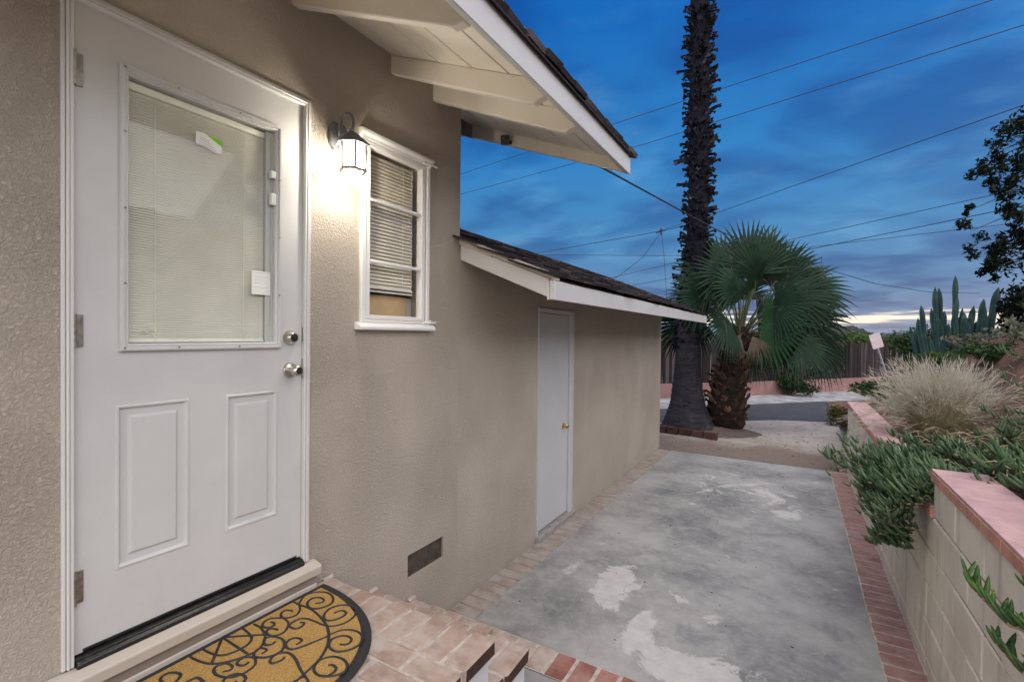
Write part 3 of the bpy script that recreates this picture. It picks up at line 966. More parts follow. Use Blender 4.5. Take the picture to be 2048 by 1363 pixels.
MB().box(-.0110, -.0098, 1.166, 1.247, 1.932, 2.028).build("glass_tag", PAPER, door)
pl = MB()
for z0, ya, yb in ((1.962, 1.171, 1.242), (2.022, 1.171, 1.242), (2.006, 1.175, 1.238), (1.993, 1.175, 1.230), (1.98, 1.175, 1.238), (1.945, 1.225, 1.242)):
    pl.box(-.0099, -.0095, ya, yb, z0 - .0007, z0 + .0007)
pl.build("tag_print", GREYP, door)
MB().add([(-.0108, .796, 1.791), (-.0108, .808, 1.779), (-.0108, .796, 1.767), (-.0108, .784, 1.779)], [(0, 1, 2, 3)]).build("diamond_sticker", GREYP, door)
for y, z in ((.886, 2.640), (1.107, 2.640), (1.277, 2.424), (1.277, 2.180), (1.277, 1.935), (.888, 1.720), (1.106, 1.720), (.726, 2.43), (.726, 2.181), (.726, 1.933), (.726, 1.72), (.726, 2.64)):
    MB().lathe((.009, y, z), (1, 0, 0), [(0, .0042), (.0018, .004), (.0024, .002)], 8).build("screw", HINGE, door)
# knob and deadbolt
kb = MB().lathe((-.008, 1.338, 1.611), (1, 0, 0), [(0, .034), (.004, .034), (.010, .030), (.014, .016), (.030, .013), (.036, .021), (.046, .0255), (.058, .0255), (.066, .021), (.070, .016)], 28).build("door_knob", NICKEL, door, smooth='auto')
MB().lathe((.0622, 1.338, 1.611), (1, 0, 0), [(0, .0145), (.0015, .0145), (.002, .006), (.0025, .006)], 16).build("keyhole", NICKDK, door)
MB().lathe((-.008, 1.338, 1.754), (1, 0, 0), [(0, .033), (.004, .033), (.018, .026), (.030, .022), (.033, .019)], 28).build("deadbolt", NICKEL, door, smooth='auto')
MB().lathe((.0252, 1.338, 1.754), (1, 0, 0), [(0, .0165), (.0012, .0165), (.0018, .009), (.0060, .008)], 16).build("deadbolt_cylinder", NICKDK, door)
for z in (2.579, 1.775, .975):
    h = MB().tube([(.006, .597, z - .052), (.006, .597, z + .052)], .0062, 10)
    h.box(-.007, -.004, .600, .622, z - .05, z + .05)
    h.build("hinge", HINGE, door)
MB().box(-.02, -.006, .62, 1.38, .762, .775).build("door_sweep", BLACKRUB, door, bevel=.003)

# ---- door casing and sill
casing = MB()
for k, (o0, o1, xf) in enumerate(((0, .011, .010), (.011, .020, .014), (.020, .031, .011))):
    # k-th fillet of the brickmould, from the outside in
    yl, yr, zt = .566 + o0, 1.430 - o0, 2.818 - o0
    wq = o1 - o0
    casing.box(-.03, xf, yl, yl + wq - .0012, .735, zt)
    casing.box(-.03, xf, yr - wq + .0012, yr, .735, zt)
    casing.box(-.03, xf - .0003, yl + wq, yr - wq, zt - wq + .0012, zt)
casing.build("door_casing", WHITE, house, bevel=.0022)
MB().box(-.10, -.009, 1.3985, 1.4065, .74, 2.785).build("door_jamb", SILLP, house)
MB().box(-.10, -.009, .5915, .5995, .74, 2.785).build("door_jamb", SILLP, house)
MB().box(-.10, -.009, .60, 1.398, 2.8025, 2.79 + .02).build("door_jamb", SILLP, house)
MB().box(-.0078, -.004, 1.3995, 1.4075, 1.57, 1.66).build("strike_plate", NICKDK, house)
MB().box(-.0078, -.004, 1.3995, 1.4075, 1.735, 1.80).build("strike_plate", NICKDK, house)
MB().prism([(-.10, .758), (-.012, .758), (.004, .752), (.0215, .742), (.0215, .716), (-.10, .716)], 'y', .5995, 1.4005).build("threshold", BLACKRUB, house, bevel=.002)
MB().prism([(.0075, .7475), (.0095, .7530), (.0115, .7465)], 'y', .602, 1.398).build("threshold_rib", BLACKRUB, house)
MB().prism([(-.0, .730), (.0225, .728), (.057, .716), (.060, .708), (.056, .674), (-.0, .674)], 'y', .44, 1.462).build("door_sill", SILLP, house, bevel=.003, jitter=.001)
MB().box(.001, .030, .42, 1.452, .60, .672).build("sill_riser", RISERP, house, bevel=.002)
MB().box(.0308, .042, .44, 1.45, .60, .632).build("sill_kick_strip", SILLP, house, bevel=.004)

# ---- window
win = MB().holed(1.722, 2.247, 1.832, 2.792, [(1.752, 2.219, 1.846, 2.765)], .017, -.06).build("window", TRIMW, house, bevel=.003)
MB().prism([(.0, 2.766), (.012, 2.766), (.018, 2.782), (.034, 2.790), (.036, 2.806), (.020, 2.812), (.0, 2.814)], 'y', 1.712, 2.262).build("head_moulding", TRIMW, win, bevel=.002)
MB().prism([(.0, 1.833), (.028, 1.829), (.048, 1.810), (.046, 1.794), (.0, 1.794)], 'y', 1.690, 2.272).build("window_sill", TRIMW, win, bevel=.003)
MB().holed(1.7535, 2.2105, 1.848, 2.763, [(1.783, 2.1795, 1.872, 2.738)], .012, -.03).build("sash", TRIMW, win, bevel=.003)
for z in (2.469, 2.152):
    MB().box(-.012, .010, 1.784, 2.1785, z - .008, z + .008).build("muntin", TRIMW, win, bevel=.003)
MB().add([(-.0145, 1.784, 1.873), (-.0145, 2.1785, 1.873), (-.0145, 2.1785, 2.737), (-.0145, 1.784, 2.737)], [(0, 1, 2, 3)]).build("window_glass", GLASS, win)
for z in (2.775, 1.842):
    a = MB().tube([(.030, 2.10 + .07, z - .004), (.034, 2.235, z), (.034, 2.285, z + .001)], .006, 8)
    a.tube([(.016, 2.235, z - .014), (.036, 2.235, z + .012)], .006, 8)
    a.build("hinge_arm", TRIMW, win)
for k in range(36):
    z = 2.728 - k * .0197
    zz = [(-.0715, z + .0115), (-.0640, z + .0030), (-.0590, z - .0070), (-.0570, z - .0125)]
    vs = [(x_, y_, z_) for x_, z_ in zz for y_ in (1.79, 2.172)] + [(x_ - .0012, y_, z_ - .0004) for x_, z_ in zz for y_ in (1.79, 2.172)]
    fs = [(2 * i, 2 * i + 1, 2 * i + 3, 2 * i + 2) for i in range(3)] + [(8 + 2 * i, 10 + 2 * i, 11 + 2 * i, 9 + 2 * i) for i in range(3)] + [(0, 8, 9, 1), (6, 7, 15, 14)]
    MB().add(vs, fs).build("slat", BLINDW, win, smooth=True)
MB().box(-.076, -.050, 1.79, 2.172, 2.018, 2.030).build("blind_bottom_rail", BLIND, win, bevel=.002)
MB().box(-.076, -.050, 1.79, 2.172, 2.000, 2.008).build("blind_bottom_rail", BLIND, win, bevel=.002)
for yc in (1.80, 2.085, 2.158):
    p = [(-.049 + .001 * math.sin(k * 2.0), yc + .0022 * math.cos(k * 2.0), 2.005 + k * .0182) for k in range(41)]
    MB().tube(p, .0016, 5).build("blind_cord", CORD, win)
MB().box(-.112, -.106, 1.76, 2.185, 1.84, 1.992).build("cardboard_panel", CARD, win, bevel=.002)
MB().box(-.122, -.116, 1.745, 2.232, 1.832, 1.985).build("white_backing_panel", WHITE, win)
MB().box(-.40, -.13, 1.745, 2.232, 1.80, 1.832).build("inner_window_stool", WHITE, win)
# ---- crawl-space vent
vent = MB().holed(VENT[0] - .001, VENT[1] + .001, VENT[2] - .001, VENT[3] + .001, [(VENT[0] + .006, VENT[1] - .006, VENT[2] + .006, VENT[3] - .006)], -.012, -.03).build("vent", MESHV, house)
g = MB()
for k in range(52):
    y = VENT[0] + .006 + k * .00602
    g.box(-.0170, -.0155, y, y + .0026, VENT[2], VENT[3])
for k in range(21):
    z = VENT[2] + .006 + k * .0061
    g.box(-.0153, -.0140, VENT[0], VENT[1], z, z + .0026)
o = g.build("vent_screen", MESHV, vent); o["kind"] = 'stuff'
MB().box(-.05, -.045, VENT[0], VENT[1], VENT[2], VENT[3]).build("vent_back", DARKIN, vent)

# ------------------------------------------------------------------ lantern
lan = thing("wall_lantern", "lit grey six-sided wall lantern between door and window", "lantern", (0, 1.57, 2.66))
LX, LY = .128, 1.562
bp = [(1.577 - .030, 2.640), (1.577 + .030, 2.640), (1.577 + .052, 2.672), (1.577 + .052, 2.742), (1.577 + .030, 2.775), (1.577 - .030, 2.775), (1.577 - .052, 2.742), (1.577 - .052, 2.672)]
MB().prism(bp, 'x', .001, .024).build("back_plate", PEWTER, lan, bevel=.006, seg=2)
arm = []
for k in range(15):
    a = PI * (1.05 - k / 14 * 1.55)
    arm.append((.082 + .045 * math.cos(a), LY + .003, 2.752 + .052 * math.sin(a)))
arm = [(.020, LY + .006, 2.715), (.030, LY + .004, 2.735)] + arm + [(.118, LY, 2.715), (.112, LY, 2.722)]
MB().tube(arm, .0085, 8, True, .55).build("scroll_arm", PEWTER, lan, smooth=True)
MB().lathe((LX - .004, LY, 2.700), (0, 0, 1), [(0, .010), (.006, .012), (.012, .0075), (.020, .010), (.028, .006), (.031, .002)], 14).build("finial", PEWTER, lan, smooth=True)
def hexring(r, z, rot=PI / 6):
    return [(LX + r * math.cos(rot + k * PI / 3), LY + r * math.sin(rot + k * PI / 3), z) for k in range(6)]


c = MB()
vs = hexring(.080, 2.644) + hexring(.080, 2.650) + hexring(.060, 2.668) + hexring(.034, 2.690) + hexring(.014, 2.706)
vs += hexring(.074, 2.644)[:0]
fs = [(6 * i + k, 6 * i + (k + 1) % 6, 6 * i + 6 + (k + 1) % 6, 6 * i + 6 + k) for i in range(4) for k in range(6)] + [tuple(24 + k for k in range(6)), (5, 4, 3, 2, 1, 0)]
c.add(vs, fs).build("lantern_cap", PEWTER, lan)
top, bot = hexring(.060, 2.643), hexring(.056, 2.534)
for k in range(6):
    MB().tube([top[k], bot[k]], .0062, 6).build("frame_bar", LFRAME, lan)
    j = (k + 1) % 6
    MB().add([top[k], top[j], bot[j], bot[k]], [(0, 1, 2, 3)]).build("glass_pane", LGLASS, lan)
rb = MB()
h1, h2, h3, h4 = hexring(.064, 2.534), hexring(.066, 2.524), hexring(.050, 2.524), hexring(.050, 2.534)
vs = h1 + h2 + h3 + h4
rb.add(vs, [(6 * i + k, 6 * i + (k + 1) % 6, (6 * i + 6) % 24 + (k + 1) % 6, (6 * i + 6) % 24 + k) for i in range(4) for k in range(6)])
rb.build("bottom_ring", LFRAME, lan)
MB().lathe((LX, LY, 2.642), (0, 0, -1), [(0, .014), (.022, .014), (.024, .010)], 12).build("bulb_socket", LFRAME, lan)
MB().lathe((LX, LY, 2.618), (0, 0, -1), [(0, .010), (.012, .017), (.028, .022), (.042, .019), (.050, .010), (.053, .002)], 16).build("bulb", BULB, lan, smooth=True)
pl = bpy.data.lights.new("lantern_light", 'POINT'); pl.energy = LAMP_POWER; pl.color = (1.0, .91, .76); pl.shadow_soft_size = .022
po = bpy.data.objects.new("lantern_light", pl); place(po, lan, (LX, LY, 2.552))

# ------------------------------------------------------------------ lean-to shed
shed = thing("shed", "low taupe stucco shed with a plain white side door joined to the house", "shed", (0, 5.3, 0))
SD = (3.700, 4.440, -.02, 1.985)
def shz(x):
    return 2.113 + .404 * (.67 - x)


MB().holed(2.5655, 8.10, -.15, 2.352, [(3.700, 4.440, .022, 1.985)], 0.0, -.14).build("wall", STUCCO, shed)
MB().prism([(-.14, -.15), (-.14, shz(-.14) - .03), (-1.22, shz(-1.22) - .03), (-2.6, shz(.16) - .03), (-2.6, -.15)], 'y', 7.96, 8.099).build("end_wall", STUCCO, shed)
MB().box(-2.74, -2.6, 2.566, 8.10, -.15, 2.1).build("back_wall", STUCCO, shed)
sdoor = MB().box(-.035, -.008, 3.722, 4.368, .05, 1.968).build("side_door", SHEDW, shed, bevel=.002)
MB().lathe((-.008, 4.262, .905), (1, 0, 0), [(0, .028), (.004, .027), (.008, .012), (.026, .010), (.032, .020), (.044, .024), (.052, .018), (.055, .008)], 20).build("door_knob", BRASS, sdoor, smooth='auto')
MB().box(-.05, .012, 3.7005, 3.7205, .02, 1.984).build("door_frame", SHEDW, shed)
MB().box(-.05, .012, 4.375, 4.4395, .02, 1.984).build("door_frame", SHEDW, shed, bevel=.003)
MB().box(-.05, .0118, 3.721, 4.3745, 1.972, 2.010).build("door_frame", SHEDW, shed)
MB().box(.0, .016, 4.380, 4.455, .02, 2.010).build("door_casing", SHEDW, shed, bevel=.003)
MB().box(.0005, .014, 3.69, 4.379, 1.986, 2.012).build("door_casing", SHEDW, shed, bevel=.003)
MB().box(-.08, .045, 3.69, 4.47, -.03, .035).build("door_step", MORTARD, shed, bevel=.006, jitter=.002)
MB().box(-.14, -.135, 3.70, 4.44, .0, 1.985).build("door_backing", DARKIN, shed)
# roof of the shed
def shs(mb, x0, x1, y0, y1, o0, o1):
    return mb.hexa([(x0, y0, shz(x0) + o0), (x1, y0, shz(x1) + o0), (x1, y1, shz(x1) + o0), (x0, y1, shz(x0) + o0),
                    (x0, y0, shz(x0) + o1), (x1, y0, shz(x1) + o1), (x1, y1, shz(x1) + o1), (x0, y1, shz(x0) + o1)])


shs(MB(), -1.22, .66, 2.58, 8.16, -.02, .0).build("roof_deck", ROOFDECK, shed)
MB().hexa([(-2.9, 2.58, 1.95), (-1.22, 2.58, shz(-1.22) - .02), (-1.22, 8.16, shz(-1.22) - .02), (-2.9, 8.16, 1.95),
           (-2.9, 2.58, 2.0), (-1.22, 2.58, shz(-1.22) + .02), (-1.22, 8.16, shz(-1.22) + .02), (-2.9, 8.16, 2.0)]).build("roof_back", SHINGLE, shed)
MB().hexa([(.654, 2.574, 1.990), (.690, 2.574, 1.984), (.690, 8.16, 1.990), (.654, 8.16, 1.996),
           (.654, 2.574, 2.108), (.690, 2.574, 2.096), (.690, 8.16, 2.100), (.654, 8.16, 2.112)]).build("fascia", FASC, shed, bevel=.003)
# rake board on the near end
MB().prism([(.004, 2.264), (.640, 2.004), (.640, 1.986), (.653, 1.986), (.653, 2.110), (.004, 2.366)], 'y', 2.567, 2.605).build("rake_board", FASC, shed, bevel=.003)
MB().prism([(-.02, 2.378), (-.02, 2.425), (.690, 2.135), (.690, 2.100)], 'y', 2.556, 2.64).build("rake_drip_board", DRIPW, shed, bevel=.003, jitter=.003)
MB().prism([(-.01, 2.366), (-.01, 2.381), (.25, 2.278), (.25, 2.262)], 'y', 2.560, 2.60).build("rake_filler", DRIPW, shed)
MB().prism([(-.14, 2.20), (.65, 2.05), (.65, 2.07), (-.14, 2.395)], 'y', 7.97, 8.0).build("soffit_end", CREAM, shed)
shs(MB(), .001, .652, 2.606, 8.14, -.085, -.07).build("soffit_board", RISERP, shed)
for row in range(13):
    xr = .565 - row * .142
    y = 2.60 + (0 if row % 2 else -.11)
    while y < 8.1:
        inst("shingle", SHM[rng.randrange(6)], shed, (xr + rng.uniform(-.012, .012), y + .115, shz(xr) + .016 + rng.uniform(-.001, .002)),
             (rng.uniform(-.006, .006), math.atan(.404) - .045 + rng.uniform(-.006, .008), rng.uniform(-.02, .02)), (1, 1.55, .6))
        y += .232 + rng.uniform(-.002, .006)

# ------------------------------------------------------------------ brick steps
steps = thing("brick_steps", "worn brick landing with two steps and a white painted side below the door", "steps", (.45, 1.2, 0))
SX = .94
MB().box(.012, SX - .022, -1.25, 1.545, -.05, .545).build("landing_core", STEPW, steps)
MB().box(.012, SX - .022, 1.546, 1.835, -.05, .355).build("step_core", STEPW, steps)
MB().box(.012, .54, 1.836, 2.135, -.05, .168).build("step_core", STEPW, steps)
MB().box(.005, SX - .012, -1.24, 1.553, .5455, .5995).build("mortar_bed", MORTAR, steps)
MB().box(.005, SX - .012, 1.555, 1.842, .3555, .4095).build("mortar_bed", MORTAR, steps)
MB().box(.005, .55, 1.844, 2.142, .1685, .2225).build("mortar_bed", MORTAR, steps)
def stepbrick(xc, yc, z, dx, dy, tilt=.012):
    end = xc + dx / 2 > SX - .02
    me = brick_mesh(dx, dy, .062, BRICKW, rng.randrange(4) + (10 if end else 0), .008, .0028)
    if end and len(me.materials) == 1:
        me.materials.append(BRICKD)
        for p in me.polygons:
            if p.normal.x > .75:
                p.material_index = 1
    inst("brick", me, steps, (xc, yc, z + rng.uniform(-.003, .003)),
         (rng.uniform(-tilt, tilt), rng.uniform(-tilt, tilt), rng.uniform(-tilt, tilt)))


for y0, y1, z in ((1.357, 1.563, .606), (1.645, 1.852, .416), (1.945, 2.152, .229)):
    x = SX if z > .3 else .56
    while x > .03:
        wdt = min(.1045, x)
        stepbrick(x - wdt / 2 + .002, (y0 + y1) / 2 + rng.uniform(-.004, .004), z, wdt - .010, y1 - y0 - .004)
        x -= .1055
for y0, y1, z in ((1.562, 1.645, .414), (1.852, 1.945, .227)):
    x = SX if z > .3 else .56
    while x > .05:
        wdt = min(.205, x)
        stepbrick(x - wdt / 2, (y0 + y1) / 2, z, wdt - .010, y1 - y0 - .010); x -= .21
row = 0
y = 1.352
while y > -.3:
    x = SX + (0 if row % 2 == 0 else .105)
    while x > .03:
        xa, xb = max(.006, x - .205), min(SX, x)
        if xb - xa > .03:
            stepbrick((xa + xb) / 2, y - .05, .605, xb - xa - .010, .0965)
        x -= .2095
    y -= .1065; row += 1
# crusty mortar fillets against the wall
for yy, zz in ((1.558, .606), (1.847, .416), (2.147, .229)):
    MB().prism([(.001, zz - .004), (.001, zz + .010), (.016, zz - .002)], 'y', yy - .05, yy + .006).build("mortar_fillet", MORTAR, steps, jitter=.003)

# ------------------------------------------------------------------ doormat
mat = thing("doormat", "half-round coir doormat with black rubber scrollwork on the landing", "doormat", (.04, 1.02, .606))
MYC, MZ = 1.02, .6095
def mat_outline(sc, n=56):
    pts = []
    for k in range(n + 1):
        t = -PI / 2 + PI * k / n
        cx, cy = math.cos(t), math.sin(t)
        e = 2 / 2.18
        pts.append((.046 + (.606 * sc if sc == 1 else .606 - .040) * abs(cx) ** e, MYC + (.462 if sc == 1 else .424) * math.copysign(abs(cy) ** e, cy)))
    return pts


outer = mat_outline(1)
MB().prism(outer, 'z', MZ, MZ + .007).build("rubber_base", RUBBER, mat, bevel=.002)
inner = [(x + .030 if x < .06 else x, y) for x, y in mat_outline(.9)]
MB().prism(inner, 'z', MZ + .0068, MZ + .0125).build("coir_pile", COIR, mat)
# rubber scrolls, as (x, y) on the mat; drawn for the far half and mirrored
SCROLLS = [[(0.1092,1.3064),(0.0741,1.3606),(0.093,1.4063),(0.1368,1.4295),(0.1862,1.4187),(0.2213,1.386),(0.2206,1.3507),(0.205,1.3241),(0.1805,1.3123),(0.1478,1.3197),(0.1247,1.3407),(0.1221,1.368),(0.1453,1.386),(0.1712,1.3838),(0.182,1.3653),(0.1646,1.3454)],[(0.3449,1.2669),(0.372,1.2896),(0.3853,1.3283),(0.3755,1.3728),(0.343,1.4057),(0.3,1.4101),(0.265,1.3905),(0.2497,1.355),(0.2588,1.3205),(0.2823,1.2962),(0.3099,1.2912),(0.3316,1.3077),(0.3409,1.3387),(0.3324,1.3658),(0.3079,1.3706),(0.2932,1.3549),(0.2937,1.3388)],[(0.3951,1.2338),(0.4063,1.2722),(0.4358,1.2962),(0.4757,1.3032),(0.5126,1.2891),(0.5349,1.2538),(0.5307,1.2173),(0.5097,1.1891),(0.4786,1.1802),(0.4427,1.192),(0.4236,1.218),(0.4333,1.246),(0.4566,1.2631),(0.4848,1.261),(0.4975,1.2389),(0.4899,1.2236),(0.4734,1.2161)],[(0.4804,1.1122),(0.493,1.1416),(0.5155,1.1603),(0.5492,1.1663),(0.5847,1.1547),(0.604,1.1298),(0.599,1.1045),(0.576,1.0817),(0.5445,1.069),(0.5133,1.0744),(0.4922,1.0935),(0.4851,1.1151)],[(0.5314,1.1175),(0.5436,1.1272),(0.5641,1.1236),(0.5754,1.1078),(0.5736,1.0837)],[(0.068,1.3057),(0.1118,1.3045),(0.1854,1.3086),(0.2656,1.2924),(0.341,1.2645),(0.4005,1.2259),(0.4465,1.1786),(0.4787,1.1232),(0.4887,1.0868),(0.4981,1.0429),(0.5071,1.0012)],[(0.1092,1.3064),(0.1468,1.2848),(0.1706,1.2532),(0.1661,1.2279),(0.1469,1.2098),(0.1202,1.2157),(0.1041,1.2319),(0.1077,1.2507),(0.1267,1.259),(0.137,1.2554)],[(0.1469,1.2098),(0.1891,1.2015),(0.2142,1.1807),(0.2309,1.1559),(0.228,1.1285),(0.2076,1.1131),(0.1769,1.117),(0.1636,1.1319),(0.1744,1.1444),(0.1944,1.1508),(0.2,1.1455)],[(0.1484,1.2088),(0.1336,1.2016),(0.1094,1.1835),(0.1031,1.1609),(0.1146,1.1405),(0.1366,1.133),(0.1571,1.1426),(0.1585,1.1614),(0.1392,1.1708),(0.1287,1.1643)],[(0.3407,1.2703),(0.3181,1.2625),(0.2768,1.2615),(0.2343,1.2572),(0.2077,1.2409),(0.2026,1.2128),(0.2103,1.1902),(0.2343,1.1871),(0.2542,1.1934),(0.2568,1.2158),(0.244,1.2322),(0.2286,1.2257)],[(0.396,1.2259),(0.3857,1.192),(0.3756,1.1589),(0.3638,1.128),(0.3494,1.1063),(0.3226,1.1027),(0.2999,1.1151),(0.2916,1.137),(0.3007,1.1536),(0.3223,1.1613),(0.337,1.154),(0.3379,1.1304)],[(0.2077,1.0911),(0.2142,1.1088),(0.2389,1.1212),(0.2692,1.1233),(0.295,1.1121),(0.3185,1.0899),(0.3254,1.0637),(0.3145,1.0349),(0.2906,1.0178),(0.2662,1.0127),(0.2483,1.0266),(0.244,1.0469),(0.2609,1.0572),(0.276,1.0536),(0.2778,1.0346)],[(0.2033,1.0939),(0.2214,1.0777),(0.247,1.0722),(0.2599,1.0853),(0.255,1.101)],[(0.5613,1.026),(0.5059,1.0432),(0.4623,1.0568),(0.4121,1.0776),(0.372,1.0873),(0.3457,1.0837),(0.3282,1.0679),(0.3267,1.0448),(0.3377,1.0273),(0.3566,1.0223),(0.3649,1.0345),(0.37,1.0519),(0.3639,1.0651)],[(0.0832,1.1241),(0.1325,1.123),(0.1883,1.1044),(0.2278,1.0712),(0.2473,1.0354),(0.2431,1.0),(0.2306,0.9668),(0.2071,0.9338),(0.1823,0.9125),(0.1411,0.8996),(0.1029,0.8951),(0.0791,0.8932)],[(0.0717,1.0857),(0.1232,1.0793),(0.1633,1.0672),(0.1853,1.0382),(0.1876,0.9988),(0.1757,0.9652),(0.1537,0.9485),(0.1146,0.9409),(0.0781,0.9385)],[(0.069,1.0166),(0.182,1.1042)],[(0.0752,1.0131),(0.2354,1.0083)],[(0.0687,1.0091),(0.1768,0.9153)],[(0.2783,1.0087),(0.3105,0.9908),(0.3226,0.9562),(0.3145,0.9223),(0.2874,0.9001),(0.2463,0.8921),(0.2148,0.9021),(0.2087,0.9225),(0.2248,0.9416),(0.2529,0.9434),(0.2673,0.9283),(0.2542,0.9115)],[(0.2783,1.0087),(0.248,0.9933),(0.245,0.9694),(0.2602,0.957),(0.2834,0.9651),(0.2806,0.9849)]]
sc = MB()
def smooth_line(p, n=4):
    out = []
    q = [p[0]] + list(p) + [p[-1]]
    for i in range(1, len(q) - 2):
        for k in range(n):
            t = k / n
            out.append(tuple(.5 * ((2 * q[i][d]) + (-q[i - 1][d] + q[i + 1][d]) * t + (2 * q[i - 1][d] - 5 * q[i][d] + 4 * q[i + 1][d] - q[i + 2][d]) * t * t
                                   + (-q[i - 1][d] + 3 * q[i][d] - 3 * q[i + 1][d] + q[i + 2][d]) * t ** 3) for d in range(2)))
    out.append(tuple(p[-1]))
    return out


for li, line in enumerate(SCROLLS):
    for mir in ((1, -1) if li in (0, 1, 2, 3, 4, 5, 6, 9, 10) else (1,)):
        p = [(x, MYC + mir * (y - MYC)) for x, y in line]
        q = smooth_line(p)
        n = len(q)
        sc.tube([(x, y, MZ + .0125) for x, y in q], [.0046 * (1.0 + .25 * math.sin(3.1 * k / n)) for k in range(n)], 6, True, .62)
sc.build("rubber_scrollwork", RUBBER, mat, smooth=True)

# ------------------------------------------------------------------ retaining wall
rw = thing("retaining_wall", "cream painted block retaining wall with a pink brick cap, stepping down", "retaining wall", (2.65, 3.3, 0))
FX = 2.553
MB().box(FX + .008, FX + .185, -1.9, 3.305, -.15, 1.040).build("wall_core", BLOCKJ, rw)
MB().box(FX + .008, FX + .185, 3.306, 8.17, -.15, .840).build("wall_core", BLOCKJ, rw)
BLK = [MB().box(0, .19, -.1955, .1955, -.0945, .0945).mesh("block", BLOCK, bevel=.007, jitter=.0025) for _ in range(4)]
BLKH = [MB().box(0, .19, -.0955, .0955, -.0945, .0945).mesh("block", BLOCK, bevel=.007, jitter=.0025) for _ in range(2)]
for ya, yb, top in ((-1.9, 3.31, 1.043), (3.314, 8.18, .843)):
    nr_ = int(round((top + .12) / .1955))
    for r in range(nr_):
        zc = top - .0985 - r * .1965
        end = yb
        y = end
        first = True
        while y > ya + .05:
            half = (first and r % 2 == 1)
            wd = .197 if half else .397
            inst("block", (BLKH if half else BLK)[rng.randrange(2 if half else 4)], rw, (FX + rng.uniform(-.0012, .0012), y - wd / 2, zc), (0, 0, rng.uniform(-.002, .002)))
            y -= wd; first = False
for ya, yb, top in ((-1.9, 3.318, 1.095), (3.325, 8.19, .896)):
    MB().box(FX - .004, FX + .205, ya, yb, top - .049, top - .012).build("cap_mortar", MORTAR, rw)
    y = yb
    while y > ya:
        me = brick_mesh(.228, .196, .050, CAPB, rng.randrange(4), .004, .0012)
        inst("cap_brick", me, rw, (FX + .100, y - .1, top - .0075 + rng.uniform(-.001, .001)), (0, 0, rng.uniform(-.004, .004)))
        y -= .2035
    MB().box(FX - .0105, FX + .2115, ya, yb - .002, top - .006, top + .003).build("cap_wash", CAPT, rw, bevel=.001, jitter=.0006)

# ------------------------------------------------------------------ planter terrain
def sstep(a, b, t):
    t = min(1, max(0, (t - a) / (b - a)))
    return t * t * (3 - 2 * t)


def terr(x, y):
    base = 1.03 if y < 3.25 else (1.03 - .20 * sstep(3.25, 3.7, y))
    s = max(0, x - 2.74)
    h = base + .22 * min(s, .55) + .92 * max(0, s - .55) * (1 - .35 * sstep(8, 12, y))
    h = min(h, 3.4)
    f = sstep(8.2, 12.6 + s * 1.6, y)
    h = h * (1 - f) + (-.10 + .12 * s) * f
    h += .035 * math.sin(x * 5.1 + y * 1.3) * math.sin(y * 3.7 - x * 2.2) * min(1, s * 3)
    return h


nx, ny = 60, 110
xs = [2.72 + 9 * (i / (nx - 1)) ** 1.8 for i in range(nx)]
ysl = [-2 + 19 * j / (ny - 1) for j in range(ny)]
vs = [(x, y, terr(x, y) + nr.normal(0, .012) + min(1, max(0, x - 3.1)) * (.09 * math.sin(x * 7.3 + 2 * math.sin(y * 2.1)) * math.sin(y * 5.7 + x) + nr.normal(0, .03))) for x in xs for y in ysl]
fs = [(i * ny + j, (i + 1) * ny + j, (i + 1) * ny + j + 1, i * ny + j + 1) for i in range(nx - 1) for j in range(ny - 1)]
tag(inst("hillside", np_mesh("hillside", vs, fs, SOIL, True), None, (0, 0, 0)), kind='structure')
# end return of the planter
MB().box(2.60, 4.6, 8.20, 8.32, -.1, .80).build("planter_end_bank", SOIL)["kind"] = 'structure'

# ------------------------------------------------------------------ foliage tools
def leaf_cloud(centers, size, aspect=.42, jitter=.35, bend=.25):
    """bent diamond leaves with random headings; returns verts, faces(quads)"""
    n = len(centers)
    d = nr.normal(size=(n, 3)); d /= np.linalg.norm(d, axis=1)[:, None]
    e = np.cross(d, nr.normal(size=(n, 3))); e /= np.linalg.norm(e, axis=1)[:, None]
    nn = np.cross(d, e)
    L = size * (1 + jitter * nr.uniform(-1, 1, n))[:, None]
    W = L * aspect
    c = np.asarray(centers)
    a = c - d * L * .5
    m1 = c + e * W * .5 + nn * L * bend * .3
    b = c + d * L * .5 - nn * L * bend * .2
    m2 = c - e * W * .5 + nn * L * bend * .3
    v = np.stack([a, m1, b, m2], 1).reshape(-1, 3)
    f = np.arange(4 * n).reshape(-1, 4)
    return v, f


def blob_points(n, center, rad, power=.55):
    d = nr.normal(size=(n, 3)); d /= np.linalg.norm(d, axis=1)[:, None]
    r = nr.uniform(0, 1, n)[:, None] ** power
    return np.asarray(center) + d * r * np.asarray(rad)


